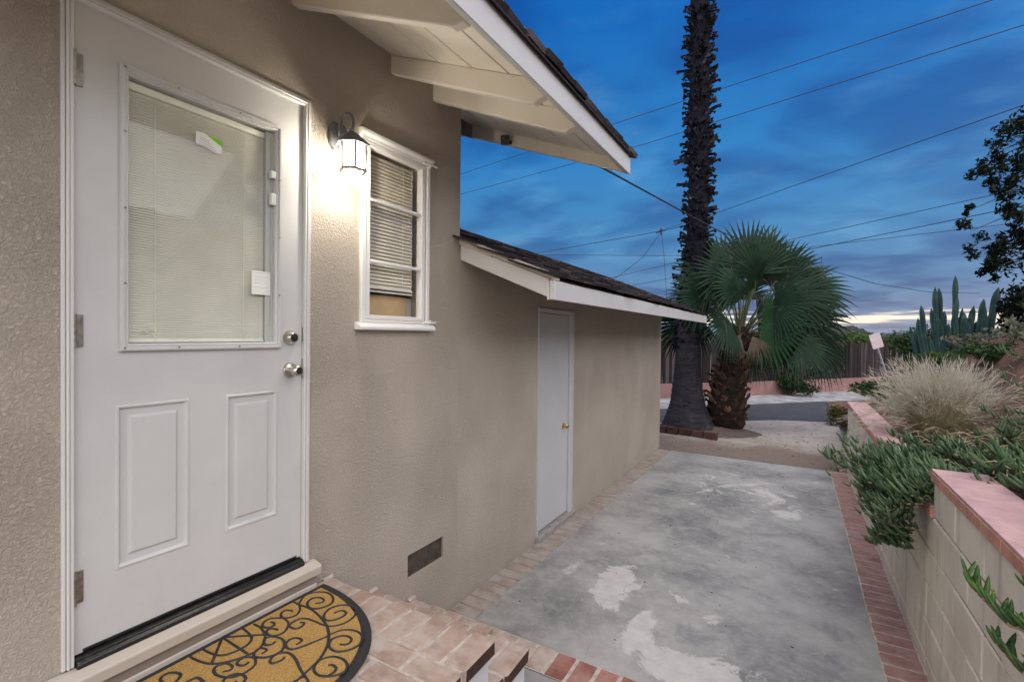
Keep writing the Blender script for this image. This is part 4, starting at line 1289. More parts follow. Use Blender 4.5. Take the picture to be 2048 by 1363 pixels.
def shrub(name, label, cat, base, rad, mat, n=900, size=.07, lumps=8, group=None, stem=TWIG, aspect=.42, hollow=.55):
    t = thing(name, label, cat, base, group)
    b = Vector(base)
    pts = []
    st = MB()
    for k in range(lumps):
        a = rng.uniform(0, 2 * PI); q = rng.uniform(.15, .75)
        c = (b.x + math.cos(a) * rad[0] * q, b.y + math.sin(a) * rad[1] * q, b.z + rad[2] * rng.uniform(.45, 1.45))
        s = rng.uniform(.35, .6)
        pts.append(blob_points(n // lumps, c, (rad[0] * s, rad[1] * s, rad[2] * s), hollow))
        st.tube([(b.x, b.y, b.z - .03), ((b.x + c[0]) / 2 + rng.uniform(-.05, .05), (b.y + c[1]) / 2, (b.z + c[2]) / 2), c], [.018, .012, .005], 5)
    pts = np.concatenate(pts)
    pts = pts[pts[:, 2] > b.z - .02] if len(pts) else pts
    v, f = leaf_cloud(pts, size, aspect)
    inst("crown", np_mesh("crown", v - np.array(base), f, mat), t, base)
    st.build("stem", stem, t)
    return t


# ------------------------------------------------------------------ ice plant
def ice_leaves(pos, dirs, L, wid):
    """curved three-sided fingers. pos Nx3, dirs Nx3"""
    n = len(pos)
    d = dirs / np.linalg.norm(dirs, axis=1)[:, None]
    up = np.array([0, 0, 1.0])
    s = np.cross(d, up); ln = np.linalg.norm(s, axis=1)[:, None]; s = np.where(ln < .05, np.array([1.0, 0, 0]), s / np.maximum(ln, 1e-6))
    u = np.cross(s, d)
    curl = nr.uniform(.15, .5, n)[:, None]
    rings = []
    for t, w_ in ((0, .55), (.3, 1.0), (.68, .85), (.92, .42)):
        c = pos + d * L * t + (up * curl * L) * t * t * .6
        ww = wid * w_
        rings.append(np.stack([c + s * ww * .5 + u * ww * .12, c - s * ww * .5 + u * ww * .12, c - u * ww * .62], 1))
    tip = pos + d * L * 1.03 + up * curl * L * .66
    v = np.concatenate(rings + [tip[:, None, :]], 1)       # n x 13 x 3
    base = (np.arange(n) * 13)[:, None]
    fl = []
    for i in range(3):
        for k in range(3):
            fl.append([3 * i + k, 3 * i + (k + 1) % 3, 3 * i + 3 + (k + 1) % 3, 3 * i + 3 + k])
    for k in range(3):
        fl.append([9 + k, 9 + (k + 1) % 3, 12, 12])
    f = (base[:, :, None] + np.array(fl)[None]).reshape(-1, 4)
    return v.reshape(-1, 3), f


def tri_fix(v, f):
    return v, f


def grow_stems(starts, nper, length, down=0.0):
    """stems creeping outwards; returns leaf pos/dirs"""
    P, D = [], []
    paths = []
    for (p, h, L) in starts:
        p = Vector(p); h = Vector(h).normalized()
        path = [p.copy()]
        for k in range(nper):
            h = (h + Vector((rng.uniform(-.25, .25), rng.uniform(-.25, .25), rng.uniform(-.15, .18)))).normalized()
            p = p + h * (L / nper)
            path.append(p.copy())
            s = h.cross(Vector((0, 0, 1)))
            if s.length < .1:
                s = Vector((1, 0, 0))
            s.normalize()
            ph = rng.uniform(0, PI) if k % 2 else rng.uniform(0, .6)
            for sg in (1, -1):
                out = (s * math.cos(ph) * sg + Vector((0, 0, 1)) * (abs(math.sin(ph)) * .6 + .45) + h * .75)
                P.append(p + out.normalized() * .004); D.append(out)
        paths.append(path)
    return np.array([tuple(a) for a in P]), np.array([tuple(a) for a in D]), paths


def in_soil_gap(x, y):
    # bare ground: round the grass clump, and the upper bank
    if (x - 3.1) ** 2 / .22 + (y - 5.75) ** 2 / .8 < 1:
        return True
    if x - 2.74 > .95 + .28 * math.sin(y * 1.7) and rng.random() < .93:
        return True
    if y > 6.9 and rng.random() < .75:
        return True
    return False


starts = []
for _ in range(900):
    y = rng.uniform(.2, 7.8); x = 2.80 + abs(rng.gauss(0, .55))
    if x > 4.6 or in_soil_gap(x, y):
        continue
    if (y < 3.25 and x < 2.90) or (y > 5.0 and x < 2.95):
        continue
    a = rng.uniform(0, 2 * PI)
    starts.append(((x, y, terr(x, y) + rng.uniform(.0, .07)), (math.cos(a), math.sin(a), .22), rng.uniform(.14, .30)))
# over the lower cap and down its face
for _ in range(95):
    y = rng.triangular(3.34, 4.7, 3.5); x = rng.uniform(2.56, 2.82)
    starts.append(((x, y, .90 + rng.uniform(.0, .07)), (-.8, rng.uniform(-.6, .6), .05), rng.uniform(.14, .30)))
for _ in range(60):
    y = rng.triangular(3.30, 4.2, 3.38)
    dz = rng.uniform(0, 1) ** 1.3 * max(.04, .36 - .34 * (y - 3.3))
    starts.append(((2.535 - rng.uniform(0, .05), y, .90 - dz), (-.75, rng.uniform(-.5, .2), -.12), rng.uniform(.12, .24)))
for _ in range(11):
    y = rng.uniform(3.7, 5.0)
    starts.append(((2.54, y, .88 - rng.uniform(0, .16)), (-.9, rng.uniform(-.6, .6), .02), rng.uniform(.24, .46)))
P, D, paths = grow_stems(starts, 7, .25)
L = (nr.uniform(.040, .105, len(P)) * np.repeat(nr.uniform(.7, 1.1, len(starts)), 14))[:, None]
v, f = ice_leaves(P, D, L, L * .28)
ice = tag(inst("ice_plant", np_mesh("ice_plant", v, f, ICE), None, (0, 0, 0)), "mat of blue-green ice plant spilling over the lower part of the block wall", "ground cover", kind='stuff')
st = MB()
for p in paths[::2]:
    st.tube(p[::2], .004, 4, False)
for _ in range(420):
    y = rng.uniform(1.5, 7.0); x = 2.8 + abs(rng.gauss(0, .5))
    p = Vector((x, y, terr(x, y) + rng.uniform(.06, .13))); a = rng.uniform(0, 2 * PI)
    st.tube([p, p + Vector((math.cos(a) * .07, math.sin(a) * .07, .035)), p + Vector((math.cos(a) * .15, math.sin(a) * .15, .01))], .003, 4, False)
tag(st.build("dry_stems", DRYST), "dry pale stems tangled through the ice plant", "dry stems", kind='stuff')

# near sprigs with separate leaves, hanging over the tall part of the wall at right
def sprig(label, pts, n):
    t = thing("ice_plant_sprig", label, "ice plant", pts[0], "ice plant sprigs over the near wall")
    q = [Vector(p) for p in pts]
    MB().tube(q, [.006] * (len(q) - 1) + [.004], 6).build("stem", DRYST, t)
    for k in range(n):
        u = (k + .6) / n * (len(q) - 1)
        i = min(int(u), len(q) - 2)
        p = q[i].lerp(q[i + 1], u - i); h = (q[i + 1] - q[i]).normalized()
        s = h.cross(Vector((0, 0, 1))).normalized()
        for sg in (1, -1):
            out = h * .65 + s * sg * rng.uniform(.15, .75) + Vector((0, 0, rng.uniform(.35, .95)))
            Lf = rng.uniform(.045, .070)
            vv, ff = ice_leaves(np.array([tuple(p)]), np.array([tuple(out)]), np.array([[Lf]]), np.array([[Lf * .26]]))
            inst("leaf", np_mesh("leaf", vv - np.array(pts[0]), ff, ICEN, True), t, pts[0])


sprig("upper ice plant sprig hanging over the pink cap", [(2.72, 1.86, 1.12), (2.58, 1.88, 1.12), (2.50, 1.92, 1.065)], 7)
sprig("long ice plant sprig reaching out below the pink cap", [(2.60, 1.80, 1.10), (2.50, 1.80, 1.00), (2.46, 1.92, .96), (2.43, 2.06, .975), (2.42, 2.16, 1.00)], 15)
sprig("lowest ice plant sprig against the cream blocks", [(2.56, 1.70, 1.08), (2.50, 1.70, .95), (2.46, 1.80, .885), (2.43, 1.93, .90)], 11)

# ------------------------------------------------------------------ ornamental grass
def grass_clump(name, label, base, n, height, spread, mat, plume=None, npl=0, tilt=1.0):
    t = thing(name, label, "grass clump", base)
    def blades(cnt, hmul, wid, rr, seg=5):
        a = nr.uniform(0, 2 * PI, cnt); lean = np.abs(nr.normal(0, .55, cnt)) * tilt + .05
        hh = height * nr.uniform(.55, 1.05, cnt) * hmul
        r0 = nr.uniform(0, rr, cnt)
        bx, by = np.cos(a) * r0, np.sin(a) * r0
        a2 = a + nr.normal(0, .5, cnt)
        V_, F_ = [], []
        side = np.stack([-np.sin(a2), np.cos(a2), np.zeros(cnt)], 1)
        ts = np.linspace(0, 1, seg)
        for t_ in ts:
            ang = lean * (.45 + .9 * t_)
            x_ = bx + np.cos(a2) * hh * t_ * np.sin(ang) * spread
            y_ = by + np.sin(a2) * hh * t_ * np.sin(ang) * spread
            z_ = hh * t_ * np.cos(ang)
            c_ = np.stack([x_, y_, z_], 1)
            w_ = wid * (1 - t_ * .85)
            V_.append(np.stack([c_ - side * w_, c_ + side * w_], 1))
        V_ = np.stack(V_, 1).reshape(cnt, seg * 2, 3)
        q = []
        for i in range(seg - 1):
            q.append([2 * i, 2 * i + 1, 2 * i + 3, 2 * i + 2])
        F_ = ((np.arange(cnt) * seg * 2)[:, None, None] + np.array(q)[None]).reshape(-1, 4)
        return V_.reshape(-1, 3), F_, V_
    v1, f1, _ = blades(n, 1.0, .0028, .12)
    inst("blades", np_mesh("blades", v1, f1, mat), t, base)["kind"] = 'stuff'
    if plume:
        v2, f2, raw = blades(npl, 1.18, .0022, .10)
        vs_, fs_ = [v2], [f2]
        tips = raw[:, -2:].mean(1); prev = raw[:, -4:-2].mean(1)
        dirs = tips - prev
        off = len(v2)
        for k in range(16):
            u = k / 16
            c_ = prev + dirs * (.2 + 1.1 * u) + nr.normal(0, .010, tips.shape)
            d_ = dirs / np.linalg.norm(dirs, axis=1)[:, None] + nr.normal(0, .32, tips.shape)
            e_ = np.cross(d_, nr.normal(size=tips.shape)); e_ /= np.linalg.norm(e_, axis=1)[:, None]
            l_ = .075
            vv = np.stack([c_, c_ + d_ * l_ * .5 + e_ * .0021, c_ + d_ * l_, c_ + d_ * l_ * .5 - e_ * .0021], 1).reshape(-1, 3)
            vs_.append(vv); fs_.append(np.arange(len(vv)).reshape(-1, 4) + off); off += len(vv)
        inst("plumes", np_mesh("plumes", np.concatenate(vs_), np.concatenate(fs_), plume), t, base)["kind"] = 'stuff'
    return t


grass_clump("ornamental_grass", "large straw-coloured fountain grass clump with feathery plumes above the wall", (3.03, 5.7, terr(3.03, 5.7) - .05), 3300, .60, 1.0, STRAW, PLUME, 520, .70)

# ------------------------------------------------------------------ palms
def boot_mesh(k, mat, wd, ln, cur):
    m = MB(); rows = 5
    vs = []
    for i in range(rows):
        t = i / (rows - 1)
        w_ = wd * (1 - .45 * t) * (1 + .15 * math.sin(k + 3 * t))
        z_ = ln * t; o_ = cur * t * t + .02 * t + .015 * math.sin(k * 2 + 4 * t)
        for s in (-1, 0, 1):
            split = -.35 * ln * t if (s == 0 and i == rows - 1) else 0
            vs.append((o_ - .25 * w_ * abs(s) + .05, s * w_ / 2 + .01 * math.sin(k * 3.3) * t, z_ + split))
    n = len(vs)
    vs += [(x - .018, y * .8, z) for x, y, z in vs]
    fs = []
    for i in range(rows - 1):
        for j in range(2):
            q = i * 3 + j
            fs += [(q, q + 1, q + 4, q + 3), (n + q, n + q + 3, n + q + 4, n + q + 1)]
        fs += [(i * 3, i * 3 + 3, n + i * 3 + 3, n + i * 3), (i * 3 + 2, n + i * 3 + 2, n + i * 3 + 5, i * 3 + 5)]
    e = (rows - 1) * 3
    fs += [(e, e + 1, n + e + 1, n + e), (e + 1, e + 2, n + e + 2, n + e + 1)]
    return m.add(vs, fs).mesh("leaf_base", mat)


tall = thing("tall_palm", "tall fan palm trunk with ragged leaf bases, rising past the shed roof", "palm tree", (.085, 10.05, -.06))
TP = [(.085, -.10), (.07, .18), (.06, .45), (.055, 1.0), (.058, 1.55), (.10, 2.3), (.15, 3.0), (.205, 3.87), (.215, 5.0), (.20, 6.5), (.185, 8.35), (.18, 10.0), (.18, 11.6)]
TR = [.56, .43, .33, .255, .225, .215, .215, .21, .205, .20, .20, .20, .20]
def tcent(z):
    for (x0, z0), (x1, z1) in zip(TP, TP[1:]):
        if z <= z1:
            return x0 + (x1 - x0) * max(0, (z - z0) / (z1 - z0))
    return TP[-1][0]


vs = []; nt_, nk = 40, 40
for i in range(nt_):
    z = -.10 + 2.42 * i / (nt_ - 1)
    q = max(j for j in range(len(TP)) if TP[j][1] <= z + 1e-6); q = min(q, len(TP) - 2)
    t_ = (z - TP[q][1]) / (TP[q + 1][1] - TP[q][1])
    r0 = TR[q] + (TR[q + 1] - TR[q]) * t_
    for k in range(nk):
        a = 2 * PI * k / nk
        fl = max(0, 1 - (z + .1) / .75)
        rr = r0 * (1 + .035 * math.sin(3 * a + 1.3) + .16 * fl * fl * math.sin(5 * a + .6) * math.sin(2 * a)) + .010 * math.sin(z * 46 + 1.5 * math.sin(a * 2)) + rng.uniform(-.006, .006)
        vs.append((tcent(z) + rr * math.cos(a), 10.05 + rr * math.sin(a), z))
fs = [(i * nk + k, i * nk + (k + 1) % nk, (i + 1) * nk + (k + 1) % nk, (i + 1) * nk + k) for i in range(nt_ - 1) for k in range(nk)]
MB().add(vs, fs).build("trunk", BARK, tall, smooth=True)
MB().tube([(x, 10.05, z) for x, z in TP[5:]], [r * .9 for r in TR[5:]], 20).build("upper_trunk", CORE, tall, smooth=True)
BM = [boot_mesh(k, BOOT, .125, .23, .075 + .03 * (k % 4)) for k in range(8)]
mass = MB()
for q in range(820):
    z = 1.55 + (q / 820) ** 1.06 * 6.55; a = rng.uniform(0, 2 * PI); r = .185
    me_ = BM[rng.randrange(8)]
    s = rng.uniform(.55, .95)
    mtx = Matrix.Translation((tcent(z) + r * .62 * math.cos(a), 10.05 + r * .62 * math.sin(a), z)) @ Matrix.Rotation(a, 4, 'Z') @ Matrix.Rotation(rng.uniform(-.3, .9), 4, 'Y') @ Matrix.Rotation(rng.uniform(-.7, .7), 4, 'X') @ Matrix.Diagonal((s, s, s * .9, 1))
    mass.add([tuple(mtx @ v.co) for v in me_.vertices], [tuple(p.vertices) for p in me_.polygons])
mass.build("broken_leaf_bases", BOOT, tall)["kind"] = 'stuff'
z = 2.02; k = 0
while k < 298:
    a = k * 2.39996 + rng.uniform(-.6, .6)
    r = .125 + rng.uniform(-.02, .03)
    s = rng.uniform(.7, 1.12)
    if rng.random() < .10:
        s *= 1.45
    xx, yy = tcent(z) + r * math.cos(a), 10.05 + r * math.sin(a)
    o = inst("leaf_base", BM[rng.randrange(8)], tall, (xx, yy, z), (rng.uniform(-.55, .55), rng.uniform(-.15, .65), a + rng.uniform(-.4, .4)), (s, s, s * rng.uniform(.5, 1.0)))
    z += .0262 + rng.uniform(-.02, .02); k += 1

L_, D_ = Vector((.862, .507, 0)), Vector((-.507, .862, 0))
def fan(hub, axis, normal, R, nseg=38, spread=100, droop=.25, seed=0, tipdroop=.35):
    r_ = random.Random(seed)
    axis = axis.normalized(); normal = (normal - axis * normal.dot(axis)).normalized()
    side = axis.cross(normal)
    vs, fs = [], []
    da = math.radians(2 * spread / nseg)
    for i in range(nseg):
        a = math.radians(-spread + 2 * spread * (i + .5) / nseg) + r_.uniform(-.012, .012)
        d = axis * math.cos(a) + side * math.sin(a)
        e = -axis * math.sin(a) + side * math.cos(a)
        Ls = R * (.72 + .28 * math.cos(a * .75)) * r_.uniform(.93, 1.05)
        dr = droop * r_.uniform(.7, 1.3)
        td = tipdroop * r_.uniform(.4, 1.6)
        if r_.random() < .13:
            td *= 3.2; Ls *= r_.uniform(.75, 1.0)
        base = len(vs)
        for t, wf in ((.02, .03), (.28, .31), (.52, .54), (.68, .40), (.86, .19), (1.0, .010)):
            c = hub + d * (Ls * t) + normal * (.10 * R * math.sin(min(1, t) * 1.5)) * math.cos(a)
            c = c + Vector((0, 0, -1)) * (dr * R * t * t + td * R * max(0, t - .55) ** 2 * 2.2)
            hw = wf * R * math.tan(da / 2) * 1.02
            cup = normal * hw * .55
            vs += [c - e * hw, c + cup, c + e * hw]
        for q in range(5):
            o = base + 3 * q
            fs += [(o, o + 1, o + 4, o + 3), (o + 1, o + 2, o + 5, o + 4)]
    return [tuple(p) for p in vs], fs


palm = thing("fan_palm", "short bushy fan palm with green fronds beside the tall trunk", "palm tree", (.90, 10.35, -.05))
SP = [(.80, -.12), (.75, .12), (.75, .42), (.80, .85), (.88, 1.3), (.95, 1.7), (.98, 1.98)]
SR = [.22, .34, .34, .28, .22, .18, .15]
def scent(z):
    for (x0, z0), (x1, z1) in zip(SP, SP[1:]):
        if z <= z1:
            return x0 + (x1 - x0) * max(0, (z - z0) / (z1 - z0))
    return SP[-1][0]
def srad(z):
    for i in range(len(SP) - 1):
        if z <= SP[i + 1][1]:
            t = max(0, (z - SP[i][1]) / (SP[i + 1][1] - SP[i][1]))
            return SR[i] + (SR[i + 1] - SR[i]) * t
    return SR[-1]


MB().tube([(x, 10.35, z) for x, z in SP], SR, 20).build("trunk", FIBRE, palm, smooth=True)
BM2 = [boot_mesh(k, BOOTB, .19, .22, .05 + .02 * (k % 3)) for k in range(6)]
z = -.02; k = 0
while z < 1.72:
    a = k * 2.39996
    r = srad(z) - .05
    s = rng.uniform(.75, 1.05) * (1.0 if z > .3 else .8)
    inst("leaf_base", BM2[rng.randrange(6)], palm, (scent(z) + r * math.cos(a), 10.35 + r * math.sin(a), z), (rng.uniform(-.25, .25), rng.uniform(.0, .35), a + rng.uniform(-.25, .25)), (s, s, s))
    z += .0155; k += 1
CR = Vector((.98, 10.32, 1.95))
def uvw(u, v, w):
    return CR + L_ * u + Vector((0, 0, v)) + D_ * w


# hub offset from the crown (sideways, up), axis, size, depth, facing, droop
FR = [((0.17, 1.21), (.22, 1, .1), 1.12, .10, 82, .04, FROND), ((-0.58, 0.97), (-1, .25, .1), .98, .0, 85, .22, FROND), ((0.84, 1.05), (.85, .55, .0), 1.05, .15, 80, .14, FROND),
      ((-0.19, 1.12), (-.35, .9, .3), 1.0, .35, 80, .05, FROND), ((1.10, 0.78), (1, -.1, -.1), 1.05, -.1, 85, .22, FROND), ((1.21, 0.19), (.85, -.35, .1), 1.05, .0, 85, .35, FROND),
      ((0.24, 0.10), (1, -.15, -.55), .92, -.35, 80, .28, FRONDL), ((-0.78, 0.58), (-1, .0, -.1), .85, -.2, 80, .18, FROND), ((-0.68, 0.15), (-.25, -.8, .2), .95, .45, 70, .2, FROND),
      ((0.36, -0.34), (.45, -.9, .2), .85, .25, 65, .15, FROND), ((0.83, -0.08), (.55, -.75, .1), 1.0, .2, 75, .25, FROND), ((1.49, 0.19), (.9, -.25, .3), .95, .4, 75, .4, FROND),
      ((-0.39, 0.97), (-.85, .5, -.2), .95, -.25, 75, .16, FROND), ((0.53, 0.97), (.25, .9, .4), 1.0, .5, 80, .06, FROND), ((0.68, 0.58), (.8, .25, -.5), 1.0, -.45, 85, .28, FROND),
      ((-0.05, 0.68), (-.1, .8, -.6), .95, -.45, 85, .15, FROND), ((-0.53, 0.49), (-.8, -.2, .6), .9, .55, 75, .3, FROND), ((-0.34, 0.10), (-.6, -.4, -.3), .75, -.3, 70, .35, FROND),
      ((1.02, -0.29), (.7, -.6, -.2), .95, -.2, 75, .35, FROND), ((0.63, 1.36), (.5, .8, .2), .9, .3, 75, .06, FROND), ((-0.87, 0.10), (-.7, -.6, .5), .85, .7, 70, .3, FROND),
      ((1.21, 0.49), (.9, .2, .5), 1.0, .7, 80, .25, FROND), ((0.34, 0.39), (.5, .2, -.8), .85, -.6, 80, .35, FROND), ((1.70, -0.29), (.6, -.8, .1), .85, .3, 70, .3, FROND),
      ((0.03, 0.97), (-.15, 1, -.1), .85, -.55, 80, .1, FROND), ((0.49, 0.83), (.45, .8, -.1), .85, -.5, 80, .12, FROND), ((-0.29, 0.68), (-.75, .55, -.1), .8, -.5, 80, .15, FROND), ((0.78, 0.58), (.9, .35, -.1), .85, -.62, 80, .2, FROND),
      ((-0.05, 0.49), (-.5, .5, .5), .9, .35, 80, .2, FROND), ((0.53, 0.19), (.6, .1, .6), .95, .4, 80, .25, FROND), ((0.24, 0.58), (.1, .6, .6), .95, .5, 80, .15, FROND), ((-0.49, 0.68), (-.9, .1, .4), .9, .3, 80, .25, FROND), ((1.31, 0.58), (.9, .1, .2), .9, .2, 80, .25, FROND)]
for i, (hp, ax, R_, w_, sp, dr, mt) in enumerate(FR):
    hub = uvw(hp[0], hp[1], w_)
    axis = L_ * ax[0] + Vector((0, 0, ax[1])) + D_ * ax[2]
    nrm = D_ * -1 + L_ * rng.uniform(-.4, .4) + Vector((0, 0, rng.uniform(-.1, .45)))
    vs, fs = fan(hub, axis, nrm, R_ * rng.uniform(.84, 1.06), 27, sp + 12, dr * .5, i, .12)
    fr = inst("frond", np_mesh("frond", np.array(vs) - np.array(ORG[palm.name]), fs, mt), palm, ORG[palm.name])
    st_ = Vector((CR.x + (hub - CR).x * .06, CR.y + (hub - CR).y * .06, 1.78 + rng.uniform(-.1, .12)))
    mid = st_.lerp(hub, .5) + Vector((0, 0, .12))
    MB().tube([st_, st_.lerp(mid, .5) + Vector((0, 0, .03)), mid, mid.lerp(hub, .6) + Vector((0, 0, .02)), hub + axis.normalized() * .05], [.026, .020, .016, .013, .010], 6, True, .6).build("leaf_stalk", PETI, fr)
for i, (u, v, w_, ax) in enumerate([(-.12, -.12, -.25, (-.5, -1, -.2)), (.10, -.15, -.28, (.35, -1, -.3)), (.22, -.05, .1, (.7, -.9, .2)), (-.2, -.05, .2, (-.8, -.9, .3))]):
    hub = uvw(u, v, w_)
    vs, fs = fan(hub, L_ * ax[0] + Vector((0, 0, ax[1])) + D_ * ax[2], D_ * -1 + L_ * rng.uniform(-1, 1), rng.uniform(.35, .5), 18, 40, .1, 90 + i, .5)
    inst("dead_frond", np_mesh("dead_frond", np.array(vs) - np.array(ORG[palm.name]), fs, DEADF), palm, ORG[palm.name])
# a few dry hanging segments in the crown
dm = MB()
for _ in range(75):
    p = uvw(rng.uniform(-.92, 1.6), rng.uniform(-.2, 1.36), rng.uniform(-.6, .3))
    q = p + Vector((rng.uniform(-.15, .15), rng.uniform(-.1, .1), -rng.uniform(.15, .5)))
    dm.tube([p, p.lerp(q, .5) + Vector((.02, 0, .03)), q], [.006, .005, .001], 4, False)
dm.build("dry_segments", DEADF, palm)["kind"] = 'stuff'

# brick edging at the foot of the palms
edg = thing("brick_edging", "short dark row of brick edging at the foot of the palms", "edging", (.3, 9.42, -.06))
for k in range(5):
    inst("brick", brick_mesh(.205, .10, .135, BRICKD, k % 3, .006, .003), edg, (-.30 + k * .232, 9.46 - k * .030, .062 - k * .003), (rng.uniform(-.03, .03), rng.uniform(-.02, .02), -.13 + rng.uniform(-.03, .03)))
vs, fs = [], []
n = 28
for i in range(7):
    for kk in range(n):
        a = 2 * PI * kk / n; r = i / 6
        vs.append((.42 + (1.05 * r) * math.cos(a) * (1 + .08 * math.sin(3 * a)), 10.15 + .72 * r * math.sin(a), -.10 + .155 * (1 - r ** 2) + rng.uniform(-.012, .012)))
fs = [(i * n + kk, i * n + (kk + 1) % n, (i + 1) * n + (kk + 1) % n, (i + 1) * n + kk) for i in range(6) for kk in range(n)]
tag(inst("soil_mound", np_mesh("soil_mound", vs, fs, MOUND, True), None, (0, 0, 0)), kind='structure')

# ------------------------------------------------------------------ pink wall and stake fence
def along(poly, s):
    for a, c in zip(poly, poly[1:]):
        a_, c_ = Vector(a).to_3d(), Vector(c).to_3d()
        d = (c_ - a_).length
        if s <= d:
            return a_.lerp(c_, s / d), (c_ - a_).normalized()
        s -= d
    return Vector(poly[-1]).to_3d(), (Vector(poly[-1]) - Vector(poly[-2])).to_3d().normalized()


def polylen(p):
    return sum((Vector(c) - Vector(a)).length for a, c in zip(p, p[1:]))


pw = MB()
tot = polylen(WALLL)
N_ = 60
for i in range(N_):
    p, d = along(WALLL, tot * i / N_); q, d2 = along(WALLL, tot * (i + 1) / N_)
    n_ = Vector((-d.y, d.x, 0)) * .2; n2 = Vector((-d2.y, d2.x, 0)) * .2
    zt = .36 + .05 * i / N_
    pw.hexa([(p.x, p.y, -.15), (q.x, q.y, -.15), (q.x + n2.x, q.y + n2.y, -.15), (p.x + n_.x, p.y + n_.y, -.15),
             (p.x, p.y, zt), (q.x, q.y, zt), (q.x + n2.x, q.y + n2.y, zt), (p.x + n_.x, p.y + n_.y, zt)])
tag(pw.build("low_wall", PINKW), "low pink stucco wall along the far side of the road", "wall")
fen = thing("stake_fence", "dark weathered wooden stake fence standing on the pink wall", "fence", (.8, 16.8, .36))
PLK = [MB().box(-.048, .048, -.012, .012, 0, 1.27).mesh("plank", FENCE, bevel=.004, jitter=.008) for _ in range(6)]
s = 3.0
while s < tot:
    p, d = along(WALLL, s)
    n_ = Vector((-d.y, d.x, 0))
    zt = .36 + .05 * s / tot
    inst("plank", PLK[rng.randrange(6)], fen, (p.x + n_.x * (.10 + rng.uniform(-.012, .012)), p.y + n_.y * (.10 + rng.uniform(-.012, .012)), zt - .02),
         (rng.uniform(-.02, .02), rng.uniform(-.02, .02), math.atan2(d.y, d.x) + rng.uniform(-.1, .1)), (rng.uniform(.8, 1.12), 1, rng.uniform(.93, 1.04)))
    s += .103
for zz in (.62, 1.35):
    rl = [along(WALLL, 3 + (tot - 3) * i / 30) for i in range(31)]
    MB().tube([(p.x - d.y * .16, p.y + d.x * .16, zz) for p, d in rl], .035, 4).build("rail", FENCE, fen)

# ------------------------------------------------------------------ sign
sg = thing("road_sign", "small blank pale sign on a leaning metal post before the fence", "sign", (4.3, 16.4, -.1))
P0, P1 = Vector((4.30, 16.4, -.1)), Vector((3.78, 16.2, 1.62))
MB().tube([P0, P1 + (P1 - P0) * .05], .028, 8).build("post", STEEL, sg)
ax = (P1 - P0).normalized(); rt = (L_ - ax * L_.dot(ax)).normalized(); nn = rt.cross(ax) * -1
cc = P1 + ax * .10 - D_ * .04
pl_ = []
for dz in (0, .012):
    for a_, c_ in ((-.155, -.20), (.155, -.20), (.155, .20), (-.155, .20)):
        pl_.append(cc + rt * a_ + ax * c_ - D_ * dz)
MB().hexa(pl_).build("sign_plate", SIGNP, sg, bevel=.004)

# ------------------------------------------------------------------ cactus
cac = thing("column_cactus", "clump of tall blue-green column cactus at the fence end", "cactus", (5.0, 12.6, .3))
def cstem(base, top, r, segs):
    b_, t_ = Vector(base), Vector(top)
    m = MB(); n = 14; rings = 4 * segs + 2
    d = (t_ - b_).normalized(); a = d.cross(Vector((0, 1, 0))).normalized(); c_ = d.cross(a)
    vs = []
    for i in range(rings + 1):
        t = i / rings
        env = r * (.82 + .18 * abs(math.sin(PI * (t * segs) + .2)))
        if t > .9:
            env *= math.sqrt(max(.0, 1 - ((t - .9) / .1) ** 2)) * .95 + .05
        bow = Vector((0, 0, 0)) + a * (.06 * math.sin(t * PI) * rng.uniform(.8, 1))
        for k in range(n):
            rr = env * (1 if k % 2 else .76)
            th = 2 * PI * k / n
            vs.append(b_.lerp(t_, t) + bow + (a * math.cos(th) + c_ * math.sin(th)) * rr)
    fs = [(i * n + k, i * n + (k + 1) % n, (i + 1) * n + (k + 1) % n, (i + 1) * n + k) for i in range(rings) for k in range(n)]
    fs.append(tuple(rings * n + k for k in range(n)))
    m.add(vs, fs).build("cactus_stem", CACT, cac)


# (lateral x at Y=12.6, top z, base x)
CT = [(4.05, 2.46, 4.45, .085), (4.19, 2.40, 4.5, .075), (4.23, 2.80, 4.55, .085), (4.33, 2.80, 4.6, .09), (4.56, 3.02, 4.75, .085), (4.66, 2.68, 4.8, .095), (4.78, 2.42, 4.85, .07),
      (4.92, 2.45, 4.9, .10), (5.03, 2.58, 4.95, .09), (5.12, 2.42, 5.05, .08), (5.20, 2.78, 5.1, .12), (4.45, 2.35, 4.6, .10), (4.62, 2.35, 4.75, .11), (4.38, 2.30, 4.55, .09), (4.86, 2.3, 4.9, .1),
      (4.12, 2.12, 4.5, .08), (3.98, 1.98, 4.5, .075), (4.3, 2.05, 4.6, .09), (4.5, 2.1, 4.7, .09), (4.75, 2.12, 4.8, .09), (4.98, 2.15, 4.95, .09), (5.3, 2.3, 5.2, .1), (3.88, 2.05, 4.35, .06), (4.2, 1.8, 4.55, .08), (5.42, 2.5, 5.3, .11), (5.1, 2.2, 5.1, .12), (4.68, 2.0, 4.8, .12), (4.4, 1.9, 4.6, .12), (4.05, 1.7, 4.5, .08), (4.88, 1.95, 4.9, .13), (5.25, 2.05, 5.2, .12), (4.55, 1.75, 4.7, .12), (4.28, 2.25, 4.5, .1), (4.0, 2.2, 4.4, .09), (4.72, 2.3, 4.85, .11), (4.97, 2.32, 5.0, .1), (5.07, 2.3, 5.1, .1), (4.36, 2.18, 4.55, .11), (4.83, 2.2, 4.9, .11), (4.15, 1.95, 4.5, .1), (5.35, 2.1, 5.2, .11), (3.95, 1.75, 4.35, .08)]
for xt, zt, xb, r in CT:
    yt = 12.6 + rng.uniform(-.35, .35)
    r *= .56
    cstem((xb + rng.uniform(-.1, .1), yt + rng.uniform(-.1, .1), .35), (xt, yt, zt), r, max(2, int((zt - .4) / .42)))

